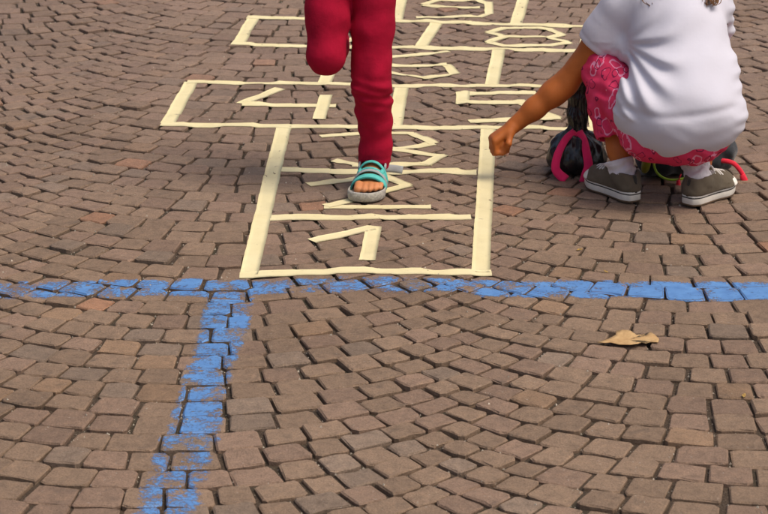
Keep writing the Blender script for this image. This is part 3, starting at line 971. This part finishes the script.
g.cap(sl_in - Vector((0, 0, .03)), hem + Vector((0, 0, .010)), .036, .035, .002, sub=True)
tr = sdf_obj("trousers", g, M_RED, kid, 2)
# grey top with short sleeves
t_ = s.like()
t_.ell(pel + Vector((0, 0, .06)), (.122, .092, .10), None, .04); t_.ell(pel.lerp(chest, .55), (.108, .082, .12), None, .04); t_.ell(chest, (.120, .085, .11), None, .04)
t_.cut(pel + Vector((0, 0, .015)), (0, 0, -1)); t_.cut(neck + Vector((0, 0, -.01)), (0, -.2, 1))
for sd in (-1, 1):
    sh, el, wr = arms[sd]; q = t_.like()
    q.cap(chest + Vector((sd * .05, 0, .08)), sh, .05, .046, .02); q.cap(sh, sh.lerp(el, .6), .046, .042, .02); q.cut(sh.lerp(el, .55), el - sh)
    t_.union(q, .02)
t_.disp(creases(chest, Vector((.3, .2, 1)), .003, 60, .4))
sdf_obj("t_shirt", t_, M_TOP, kid, 1)
h_ = SDF(headC - Vector((.16, .16, .2)), headC + Vector((.16, .2, .16)), .005)
rot = Matrix((hr, hf, hu)).transposed()
h_.ell(headC + hu * .022 - hf * .014, (.075, .086, .082), rot, .01); h_.ell(headC - hf * .06 - hu * .05, (.07, .05, .09), rot, .03)
h_.ell(headC + hf * .085 - hu * .05, (.058, .06, .085), rot, .01, sub=True)
h_.disp(lambda x, y, z: .002 * np.sin(x * 260 + 8 * np.sin(z * 30)))
sdf_obj("hair", h_, M_HAIR, kid, 1)

# sandal: foam sole with raised rim, two teal straps, grey bands, heel strap
sand = empty("sandal", (0, 0, 0)); sand.parent = kid
sand.location = Vector((FO.x, FO.y, KZ)) - wloc(kid)
def sole_outline(o, d, sd, L_, prof):
    """prof: (t, left, right) half widths along the length."""
    A = [o + d * (t * L_) + sd * l for t, l, r in prof]; B = [o + d * (t * L_) - sd * r for t, l, r in prof]
    return A + B[::-1]
def loft(name, rings, mat, parent, cap_top=True, cap_bot=True, smooth=True):
    V = [p for r in rings for p in r]; n = len(rings[0]); F = []
    for i in range(len(rings) - 1):
        for k in range(n):
            k2 = (k + 1) % n; F.append((i * n + k, i * n + k2, (i + 1) * n + k2, (i + 1) * n + k))
    if cap_bot: F.append(tuple(range(n))[::-1])
    if cap_top: F.append(tuple(range((len(rings) - 1) * n, len(rings) * n)))
    o = mesh_obj(name, V, F, mat, parent, smooth=smooth)
    bm = bmesh.new(); bm.from_mesh(o.data); bmesh.ops.recalc_face_normals(bm, faces=bm.faces); bm.to_mesh(o.data); bm.free()
    return o
def closed_smooth(pts, n=3):
    out = []; m = len(pts)
    for i in range(m):
        p0, p1, p2, p3 = pts[i - 1], pts[i], pts[(i + 1) % m], pts[(i + 2) % m]
        for k in range(n):
            t = k / n
            out.append(0.5 * ((2 * p1) + (p2 - p0) * t + (2 * p0 - 5 * p1 + 4 * p2 - p3) * t * t + (3 * p1 - p0 - 3 * p2 + p3) * t ** 3))
    return out
so = Vector((FO.x, FO.y, KZ + .001)) - tdir * .064
SL = .236
prof = [(0.0, .014, .014), (.06, .029, .029), (.2, .035, .035), (.42, .037, .040), (.62, .046, .047), (.78, .052, .049), (.90, .050, .040), (.975, .034, .024), (1.0, .012, .008)]
ring0 = closed_smooth(sole_outline(so, tdir, tside, SL, prof))
cen = sum(ring0, Vector()) / len(ring0)
def rg(sc_, z): return [cen + (p - cen) * sc_ + Vector((0, 0, z)) for p in ring0]
so1 = loft("sole", [rg(.965, 0), rg(1.0, .004), rg(1.015, .014), rg(1.01, .024), rg(.985, .028), rg(.95, .027), rg(.93, .019)], M_SANDAL, sand)
def strap(name, tpos, width, mat, parent, a0=0, a1=180, tilt=0.0, thick=.003, skew=0.0, grow=.005):
    w, h = foot_wh(tpos); rx, rz = w + grow + .003, h + grow
    pts, nr = [], []
    for i in range(25):
        a = R(a0 + (a1 - a0) * i / 24)
        p = FP(tpos + skew * math.cos(a) + tilt * math.sin(a), math.cos(a) * rx, max(-.004, math.sin(a) * rz))
        pts.append(p); nr.append((tside * (math.cos(a) / rx) + Vector((0, 0, math.sin(a) / rz)) + tdir * .012 * (90 if False else 1)).normalized())
    return ribbon(name, pts, width, nr, mat, parent, thick)
strap("toe_strap", .093, .032, M_TEAL, sand, -4, 184, .004, .0026, .006, .010)
strap("toe_strap_edging", .108, .006, M_TEAL_DK, sand, 0, 180, .004, .003, .006, .0085)
strap("instep_band", .069, .018, M_GREYSTRAP, sand, -4, 184, .004, .0028, .004, .011)
strap("instep_strap", .057, .010, M_TEAL, sand, -4, 184, .004, .004, 0, .009)
strap("ankle_strap", .030, .016, M_TEAL, sand, -4, 184, .006, .003, 0, .011)
for sd in (-1, 1):   # side panels between the straps
    for z, wd in ((.024, .024), (.036, .014)):
        pts = catmull([FP(t, sd * (foot_wh(t)[0] * math.sqrt(max(.15, 1 - (z / (foot_wh(t)[1] + .012)) ** 2)) + .009), z) for t in (.070, .058, .046, .034)], 4)
        ribbon("side_strap", pts, wd, tside * sd + Vector((0, 0, .4)), M_TEAL, sand, .005)
    pts = catmull([FP(t, sd * w, z) for t, w, z in ((.03, .038, .035), (.0, .036, .046), (-.03, .031, .050), (-.048, .014, .050))], 5)
    ribbon("heel_strap", pts, .022, tside * sd - tdir * .3, M_GREYSTRAP, sand, .004)
ep = kp(384, 168.5, .04); pts = catmull([ep, kp(392, 168.5, .045), kp(402.5, 170, .04)], 4)
ribbon("strap_end", pts, .022, Vector((0, -.9, .4)), M_GREYSTRAP, sand, .004)

# ============================ the crouching girl (seen from behind)
GG = gp(660, 204.5); GY = GG.y; GZ = seat_z(GG.x, GG.y, .08)
def q_(px, py, dy): return at(px, py, GY + dy)
girl = empty("person", (GG.x, GG.y, GZ))
tag(girl, "crouching girl in white t-shirt and pink printed leggings reaching with her fist", "person")
hipL, hipR = q_(650, 130, 0), q_(712, 130, 0)
kneeL, kneeR = q_(606, 71, .20), q_(708, 84, .26)
footL = (gp(588, 186) - gp(633, 204)); footL.z = 0; footL.normalize()
footR = (gp(730, 191) - gp(688, 206)); footR.z = 0; footR.normalize()
hl, hrp = gp(635.5, 203.0), gp(687, 206.5)
ankL = Vector((hl.x, hl.y, GZ + .066)) + footL * .055; ankR = Vector((hrp.x, hrp.y, GZ + .066)) + footR * .050
waist, ches = q_(681, 88, .06), q_(675, 42, .15)
nk, hd = q_(672, -6, .24), q_(672, -40, .36)
shL, shR = q_(624, 10, .20), q_(712, 8, .22)
elL, wrL = q_(565, 84, .235), q_(514, 125.5, .225)
knL = q_(492.5, 140, .21)
elR, wrR = q_(716, 52, .40), q_(690, 92, .46)
lo = Vector((knL.x - .08, GY - .22, GZ - .005)); hi = Vector((q_(775, 100, 0).x, GY + .62, hd.z + .15))
s = SDF(lo, hi, .004)
s.chain([hipL, kneeL, kneeL.lerp(ankL, .42), kneeL.lerp(ankL, .75), ankL], [.062, .044, .042, .032, .027], .02)
s.chain([hipR, kneeR, kneeR.lerp(ankR, .42), ankR], [.062, .044, .042, .027], .02)
for ank, fd in ((ankL, footL), (ankR, footR)):
    b = Vector((ank.x, ank.y, GZ + .032)); s.cap(ank, b - fd * .012, .026, .022, .01); s.cap(b, b + fd * .10, .022, .018, .01)
s.ell((hipL + hipR) / 2 + Vector((0, .02, 0)), (.125, .10, .095), None, .04)
s.cap((hipL + hipR) / 2 + Vector((0, .03, .03)), ches, .10, .095, .05); s.cap(ches, nk - Vector((0, .02, .02)), .095, .06, .05)
s.cap(shL.lerp(nk, .35), shL + Vector((.01, 0, 0)), .045, .04, .03); s.cap(shR.lerp(nk, .35), shR, .045, .038, .03)
s.cap(nk, hd - Vector((0, .05, .02)), .042, .036, .03)
r2, f2, u2 = add_head(s, hd, Vector((-.15, .75, -.75)), Vector((0, .75, .75)), .20)
s.chain([shL, shL.lerp(elL, .45), elL, elL.lerp(wrL, .22), elL.lerp(wrL, .6), wrL], [.042, .0385, .0335, .0345, .0285, .0225], .022)
s.chain([shR, elR, wrR], [.038, .031, .021], .02)
tipp = q_(506.5, 153, .215)
tips, tt, axs = add_hand(s, wrL, knL, q_(512, 158, .22) - knL, .98, (62, 150, 215), 1, tipp, .006)
s.ell(knL.lerp(q_(506, 146, .215), .62), (.019, .024, .018), None, .012)
add_hand(s, wrR, wrR + (wrR - elR).normalized() * .065, Vector((0, .3, -1)), .95, (25, 50, 70), 1)
bodyG = sdf_obj("body", s, M_SKIN_G, girl, 1)
face_parts(girl, hd, r2, f2, u2, .20)
V, F = uv_ball(Vector((0, 0, 0)), 1.0)
c_ = q_(507, 153.5, .207)
mesh_obj("fingernail", [c_ + Vector((v.x * .0055, v.y * .003, v.z * .008)) for v in V], F, M_NAIL, girl)

# printed leggings
g = s.like()
g.ell(q_(682, 123, .015), (.128, .125, .118), None, .04)
g.cap(hipL, kneeL, .088, .064, .03); g.cap(hipR + Vector((-.03, 0, 0)), kneeR, .082, .055, .03)
cuff = q_(609.5, 138.5, .085)
q = g.like(); q.chain([kneeL, kneeL.lerp(cuff, .5), cuff.lerp(ankL, .2)], [.064, .053, .042], .02); q.cut(cuff, ankL - kneeL)
g.union(q, .02)
cuffR = kneeR.lerp(ankR, .62)
q = g.like(); q.chain([kneeR, cuffR, ankR], [.062, .041, .036], .02); q.cut(cuffR, ankR - kneeR); g.union(q, .02)
g.disp(creases(kneeL, Vector((.3, .4, 1)), .0028, 110, .4)); g.disp(creases(hipL, Vector((1, .3, .3)), .002, 90, 1.4))
g.cap(cuff.lerp(ankL, .6), cuff.lerp(kneeL, .10), .034, .034, .003, sub=True)
sdf_obj("leggings", g, M_PRINT, girl, 2)

# white t-shirt
g = s.like()
g.ell(q_(680, 111.5, .0), (.183, .135, .132), None, .05)
g.ell(q_(684, 76, .07), (.152, .13, .125), None, .05)
g.ell(q_(677, 34, .14), (.138, .118, .12), None, .05)
g.ell(q_(668, 2, .19), (.140, .095, .075), None, .04)
hemp = q_(690, 160.5, -.02); hemn = Vector((0.02, .42, -.90))
g.cut(hemp, hemn)
sl = g.like()
sle = q_(595, 46.5, .218)
sl.chain([shL + Vector((.04, 0, -.01)), shL, shL.lerp(sle, .6), sle + (sle - shL) * .25], [.062, .060, .057, .056], .03)
sdn = (sle - shL).normalized()
sl.cut(sle, sdn)
slr = g.like(); slr.chain([shR + Vector((-.03, 0, -.01)), shR, shR.lerp(elR, .6)], [.06, .056, .054], .02); slr.cut(shR.lerp(elR, .5), elR - shR)
g.union(sl, .022); g.union(slr, .03)
g.cap(q_(613, 38, .20), q_(634, 52, .15), .034, .045, .02)
arm_a = np.array(q_(622, 46, .10)); hemN = np.array(hemn.normalized()); hemP = np.array(hemp)
def folds(x, y, z):
    # stretch folds fanning from the armpit over the back
    dx, dz = x - arm_a[0], z - arm_a[2]
    r_ = np.sqrt(dx * dx + dz * dz) + 1e-4; an = np.arctan2(dz, dx)
    f1 = .0075 * np.sin(an * 12 + 2.2 * np.sin(r_ * 14)) * np.exp(-((r_ - .105) / .055) ** 2) * (1 / (1 + np.exp((an - .8) * 9)))
    # loose cross fold where the back bends over the waist band
    f2_ = -.0055 * np.exp(-((z - float(q_(680, 114, -.12).z) + .010 * np.sin(x * 14)) / .012) ** 2) * (y < GY + .06)
    f2_ += .0008 * np.sin(z * 120 + x * 22 + 2 * np.sin(x * 31)) * np.exp(-((z - float(q_(680, 132, -.1).z)) / .045) ** 2)
    # ripples down the right side and along the left lower edge
    f3 = .0030 * np.sin(z * 165 + 14 * y) * np.clip((x - q_(728, 90, 0).x) / .04, 0, 1)
    f4 = .0030 * np.sin((z * 0.75 + x) * 150 + 2.0 * np.sin(z * 25)) * np.clip((q_(645, 100, 0).x - x) / .05, 0, 1) * (z < q_(640, 72, -.1).z) * (z > q_(640, 122, -.1).z)
    # soft broad drape
    f5 = .0022 * np.sin(x * 31 + z * 17 + 1.5 * np.sin(z * 19)) + .0014 * np.sin(x * 57 - z * 43)
    # stitched hem
    dd = (x - hemP[0]) * hemN[0] + (y - hemP[1]) * hemN[1] + (z - hemP[2]) * hemN[2]
    f6 = .0040 * np.exp(-((dd + .022) / .0042) ** 2) - .0010 * (dd > -.018)
    ws = np.clip((np.sqrt((x - sle.x) ** 2 + (y - sle.y) ** 2 + (z - sle.z) ** 2) - .055) / .05, 0, 1)
    return (-(f1 + f3 + f4 + f5) - f2_) * ws + f6
g.disp(folds)
def sfold(x, y, z):
    dd = (x - sle.x) * sdn.x + (y - sle.y) * sdn.y + (z - sle.z) * sdn.z
    near = np.sqrt((x - sle.x) ** 2 + (y - sle.y) ** 2 + (z - sle.z) ** 2) < .10
    return (.0020 * np.exp(-((dd + .018) / .003) ** 2) + .0005 * np.sin((x + z) * 60)) * near
g.disp(sfold)
g.cap(sle + sdn * .05, sle - sdn * .012, .0455, .0435, .001, sub=True)
g.cut(nk + Vector((0, .02, .035)), (0, .6, .8))
sdf_obj("t_shirt", g, M_SHIRT, girl, 2)

# hair: cap plus loose locks hanging down over the collar
h_ = SDF(hd - Vector((.18, .18, .18)), hd + Vector((.18, .18, .18)), .005)
rot = Matrix((r2, f2, u2)).transposed()
h_.ell(hd + u2 * .024 - f2 * .015, (.081, .093, .088), rot, .01); h_.ell(hd - f2 * .055 - u2 * .045, (.074, .05, .085), rot, .03)
h_.ell(hd + f2 * .092 - u2 * .05, (.064, .065, .09), rot, .01, sub=True)
h_.disp(lambda x, y, z: .0025 * np.sin(x * 260 + 8 * np.sin(y * 30)))
hair = sdf_obj("hair", h_, M_HAIR, girl, 1)
lines = []
root = hd - f2 * .08 - u2 * .03
for (ex, ey, n, sp) in ((650, 4, 7, 9), (663, -1, 6, 8), (690, 3, 12, 4.5), (709, 4, 26, 6), (714, 5, 14, 4), (636, -4, 6, 6)):
    for i in range(n):
        ox = rng.gauss(0, sp * .45); oy = rng.gauss(0, 1.6) - abs(ox) * .15
        e = q_(ex + ox, ey + oy, .085 + rng.uniform(-.004, .010)); e2 = q_(ex + ox * 1.3 + rng.uniform(-5, 5), ey + oy - 7, .115)
        st = root + r2 * (-(ex - 672) / 361 * .8) + Vector((rng.gauss(0, .012), rng.gauss(0, .01), rng.gauss(0, .008)))
        st.x = hd.x + (ex - 672) / 361 * .75 + rng.gauss(0, .012)
        m = (st + e2) / 2 + Vector((rng.gauss(0, .01), -.01, .018))
        lines.append((catmull([st, m, e2, e], 6), (rng.uniform(.0022, .0040), .0006)))
# a few locks fall beside the neck on the far shoulder
for i in range(16):
    st = root + Vector((.075 + rng.gauss(0, .008), .02, .0)); e = q_(726.5 + rng.gauss(0, .9), 27 + rng.uniform(-5, 5), .17 + rng.uniform(0, .02))
    lines.append((catmull([st, (st + e) / 2 + Vector((.02, -.01, .01)), e], 7), (.0032, .0008)))
tubes("hair_lock", lines, M_HAIR, hair, 5)

# socks
def sock(ank, fd, topz, r0, r1, top):
    g_ = SDF(ank - Vector((.06, .06, .07)), ank + Vector((.06, .06, .10)), .0028)
    lowp = Vector((ank.x, ank.y, GZ + .05))
    g_.chain([lowp, ank, top], [r0 * .80, r0 * .88, r1], .01)
    g_.cut(top, top - lowp)
    ax = (top - lowp).normalized()
    def ribs(x, y, z):
        u = (x - lowp.x) * ax.x + (y - lowp.y) * ax.y + (z - lowp.z) * ax.z
        an = np.arctan2(y - ank.y, x - ank.x)
        return .0008 * np.sin(an * 34) + .0026 * np.sin(u * 190 + 1.8 * np.sin(an * 2)) * (u < .05) - .0015 * (u > .052)
    g_.disp(ribs)
    return sdf_obj("sock", g_, M_SOCK, girl, 1)
sock(ankL, footL, 0, .0375, .0405, q_(618.5, 160.0, .075))
sock(ankR, footR, 0, .0375, .0405, q_(695, 161.5, .055))

# canvas shoes
def shoe(heelp, fd, L_, wide, inner_sign):
    sh = empty("shoe", (0, 0, 0)); sh.parent = girl; sh.location = Vector((heelp.x, heelp.y, GZ)) - wloc(girl)
    sd = Vector((fd.y, -fd.x, 0)) * inner_sign
    z0 = GZ + .001
    o = Vector((heelp.x, heelp.y, z0))
    pr = [(0, .012, .012), (.03, .022, .022), (.12, .031, .031), (.3, .032, .032), (.5, .034, .034), (.68, .042, .040), (.82, .043, .037), (.93, .034, .026), (.985, .018, .012), (1, .006, .003)]
    pr = [(t, a * wide, b * wide) for t, a, b in pr]
    ring = closed_smooth(sole_outline(o, fd, sd, L_, pr)); cn = sum(ring, Vector()) / len(ring)
    def rr(off, z):
        out = []
        for p in ring:
            d = (p - cn); t = (p - o).dot(fd) / L_
            out.append(p + d.normalized() * off + Vector((0, 0, z + max(0, t - .8) * .05)))
        return out
    loft("outsole", [rr(-.003, 0), rr(-.0005, .0015), rr(-.0005, .006)], M_OUTSOLE, sh)
    loft("sole", [rr(-.001, .005), rr(.0005, .007), rr(.0008, .030), rr(-.0005, .0325), rr(-.004, .0325)], M_RUBBER, sh)
    loft("stripe", [rr(.0002, .0225), rr(.0014, .0228), rr(.0014, .0258), rr(.0002, .0261)], M_STRIPE, sh, False, False)
    # upper
    g_ = SDF(o + Vector((-.26, -.26, .015)), o + Vector((.26, .26, .13)), .0035)
    def U(t, w, z): return o + fd * (t * L_) + sd * w + Vector((0, 0, z))
    g_.cap(U(.13, 0, .035), U(.22, 0, .062), .0295 * wide, .036 * wide, .02)
    g_.cap(U(.20, 0, .055), U(.45, 0, .050), .036 * wide, .034 * wide, .02)
    g_.cap(U(.45, 0, .045), U(.74, .002, .026), .036 * wide, .037 * wide, .02)
    g_.ell(U(.74, .002, .026), (.046, .046, .028), None, .02)
    g_.chain([U(.13, 0, .036), U(.3, 0, .034), U(.5, 0, .032), U(.68, .001, .030), U(.80, .003, .030)], [.0300, .0318, .0338, .0395, .0375], .012)
    g_.cut(U(0, 0, .0295), (0, 0, -1))
    g_.cut(U(.10, 0, .079), (-fd.x * .25, -fd.y * .25, 1))
    g_.cap(U(.23, 0, .060), U(.28, 0, .13), .0295, .034, .004, sub=True)
    g_.disp(lambda x, y, z: (.0012 * np.sin(x * 140 + z * 90) + .0008 * np.sin(y * 170 - z * 130)) * (z > GZ + .045), .02)
    up = sdf_obj("upper", g_, M_CANVAS, sh, 1)
    # toe cap
    g_ = SDF(o + Vector((-.28, -.28, .015)), o + Vector((.28, .28, .09)), .0035)
    g_.ell(U(.785, .002, .030), (.0460, .0460, .0300), None, .02); g_.cut(U(0, 0, .0295), (0, 0, -1)); g_.cut(U(.78, 0, 0), -fd)
    sdf_obj("toe_cap", g_, M_RUBBER, sh, 1)
    # heel strip
    pts = [U(-.004, 0, .028), U(.0, 0, .045), U(.012, 0, .062), U(.03, 0, .076)]
    ribbon("heel_strip", catmull(pts, 4), .011, -fd, M_CANVAS_DARK, sh, .003)
    # laces and tongue
    ln = []
    for i in range(7):
        t = .40 + i * .058; z = .0905 - i * .0034
        ln.append((catmull([U(t, -.024, z - .010), U(t + .01, 0, z + .001), U(t, .024, z - .010)], 5), .0026))
    b0 = U(.39, 0, .090)
    for sg in (-1, 1):
        ln.append((catmull([b0, b0 + sd * sg * .018 + Vector((0, 0, .012)), b0 + sd * sg * .030 - Vector((0, 0, .004)), b0 + sd * sg * .010], 5), .0022))
        ln.append((catmull([b0, b0 + sd * sg * .016 - fd * .01, b0 + sd * sg * .034 + Vector((0, 0, -.03)) - fd * .005], 5), .0020))
    tubes("lacing", ln, M_LACE, sh, 6)
    g_ = SDF(o + Vector((-.2, -.2, .03)), o + Vector((.2, .2, .14)), .0035)
    g_.chain([U(.55, 0, .062), U(.42, 0, .082), U(.36, 0, .094)], [.016, .018, .013], .01)
    sdf_obj("tongue", g_, M_CANVAS, sh, 1)
    return sh
shoe(hl, footL, .215, 1.0, 1)
shoe(hrp, footR, .205, 1.0, -1)

# ------------------------------------------------------------------ black plastic bag tied with a magenta ribbon
BG = gp(576, 172); BY = BG.y
BZ = seat_z(BG.x, BG.y, .06)
def b_(px, py, dy): return at(px, py, BY + dy)
bag = empty("plastic_bag", (BG.x, BG.y, BZ))
tag(bag, "knotted black plastic bag tied with a magenta ribbon beside the girl's shoe", "bag")
bc = Vector((BG.x, BG.y, BZ + .056))
nkb = b_(577, 133, .0); tpb = b_(578, 98, .01); tpb2 = b_(579, 84, .015)
g = SDF(bc - Vector((.13, .13, .06)), Vector((bc.x + .13, bc.y + .13, tpb2.z + .03)), .0032)
g.ell(bc, (.080, .072, .066), None, .02); g.ell(bc + Vector((0, 0, -.018)), (.084, .076, .044), None, .02)
g.cap(bc + Vector((0, 0, .03)), nkb - Vector((0, 0, .004)), .058, .020, .02)
g.chain([nkb, nkb + Vector((0, 0, .018)), nkb.lerp(tpb, .5), tpb, tpb2], [.015, .021, .027, .025, .031], .012)
g.cut(Vector((bc.x, bc.y, BZ + .002)), (0, 0, -1))
def bagf(x, y, z):
    an = np.arctan2(y - bc.y, x - bc.x); r_ = np.sqrt((x - bc.x) ** 2 + (y - bc.y) ** 2)
    k = np.clip((z - bc.z + .03) / .08, 0, 1)
    pl = np.sin(an * 11 + 2.2 * np.sin(z * 40)) + .6 * np.sin(an * 19 + 9 * z * 6)
    up = (z > nkb.z - .01)
    return -(.0036 * pl * k * np.where(up, .8, 1) + .003 * np.sin(x * 70 + z * 60) * np.sin(y * 60 - z * 40))
g.disp(bagf)
sdf_obj("sack", g, M_BINBAG, bag, 1)
ring = [nkb + Vector((math.cos(a) * .0225, math.sin(a) * .0225, .001)) for a in [2 * math.pi * i / 24 for i in range(25)]]
knot = ribbon("ribbon_band", ring, .013, [Vector((math.cos(2 * math.pi * i / 24), math.sin(2 * math.pi * i / 24), 0)) for i in range(25)], M_RIBBON, bag, .003)
V, F = uv_ball(Vector((0, 0, 0)), 1.0, 14, 8)
mesh_obj("ribbon_knot", [nkb + Vector((v.x * .014, v.y * .010 - .024, v.z * .009)) for v in V], F, M_RIBBON, bag)
def tail(px, dys, w):
    pts = catmull([b_(p[0], p[1], d) for p, d in zip(px, dys)], 6)
    ribbon("ribbon_tail", pts, w, Vector((0, -.93, .37)), M_RIBBON, bag, .003)
tail([(575, 131), (566, 139), (558.5, 153), (555.5, 166), (558, 173), (566, 180)], [-.026, -.050, -.078, -.090, -.094, -.098], (.019, .028))
tail([(579, 131), (584, 141), (587, 155), (588.5, 166), (586.5, 174), (584, 183)], [-.026, -.052, -.078, -.088, -.092, -.090], (.020, .030))

# ------------------------------------------------------------------ drawstring bag lying in front of the girl
DG = gp(684, 176); DY = DG.y; DZ = seat_z(DG.x, DG.y, .08)
def d_(px, py, dy): return at(px, py, DY + dy)
db = empty("drawstring_bag", (DG.x, DG.y, DZ))
tag(db, "black drawstring bag with lime piping and red cords on the ground under the girl", "bag")
c0, c1 = d_(652, 166, 0), d_(722, 158, .04)
g = SDF(Vector((c0.x - .10, DY - .12, DZ)), Vector((c1.x + .10, DY + .20, DZ + .17)), .004)
z = DZ + .045
g.ell(Vector((c0.x + .015, DY + .01, z)), (.060, .075, .048), None, .03); g.ell(Vector(((c0.x + c1.x) / 2, DY + .03, z + .006)), (.10, .085, .052), None, .03)
g.ell(Vector((c1.x - .01, DY + .05, z + .012)), (.055, .07, .05), None, .03)
g.cut(Vector((0, 0, DZ + .001)), (0, 0, -1))
g.disp(creases(Vector((DG.x, DY, z)), Vector((1, .2, .4)), .004, 75, .3))
sdf_obj("sack", g, M_BAGCLOTH, db, 1)
pts = catmull([d_(655, 158, -.070), d_(654, 165, -.088), d_(658, 174, -.092), d_(668, 179.5, -.094), d_(682, 179, -.094), d_(692, 174, -.09)], 6)
tubes("piping", [(pts, .0035)], M_LIME, db, 8)
g = SDF(d_(646, 166, -.05) - Vector((.05, .06, .06)), d_(646, 166, -.05) + Vector((.05, .06, .06)), .004)
g.ell(d_(646.5, 164, -.048), (.014, .020, .030), Matrix.Rotation(.25, 3, 'Y'), .01); g.cut(Vector((0, 0, DZ + .002)), (0, 0, -1))
sdf_obj("side_panel", g, M_YELLOW, db, 1)
pts = catmull([d_(712, 161, .0), d_(722, 160.5, -.02), d_(733, 163, -.03), d_(740, 170, -.03), d_(744, 177, -.03)], 6)
ribbon("drawcord", pts, .013, Vector((0, -.9, .45)), M_REDRIB, db, .004)
ribbon("cord_end", [d_(742.5, 175, -.034), d_(744.5, 180, -.034), d_(744, 185, -.036)], (.016, .024), Vector((0, -.9, .45)), M_REDRIB, db, .006)
pts = catmull([d_(681, 174, -.095), d_(679, 180, -.10), d_(679, 183, -.10)], 4)
tubes("cord", [(pts, .002)], M_REDRIB, db, 6)
ribbon("cord_tassel", [d_(678.5, 180.5, -.103), d_(678.5, 187, -.104), d_(679, 191.5, -.105)], (.010, .020), Vector((0, -.9, .45)), M_REDRIB, db, .006)
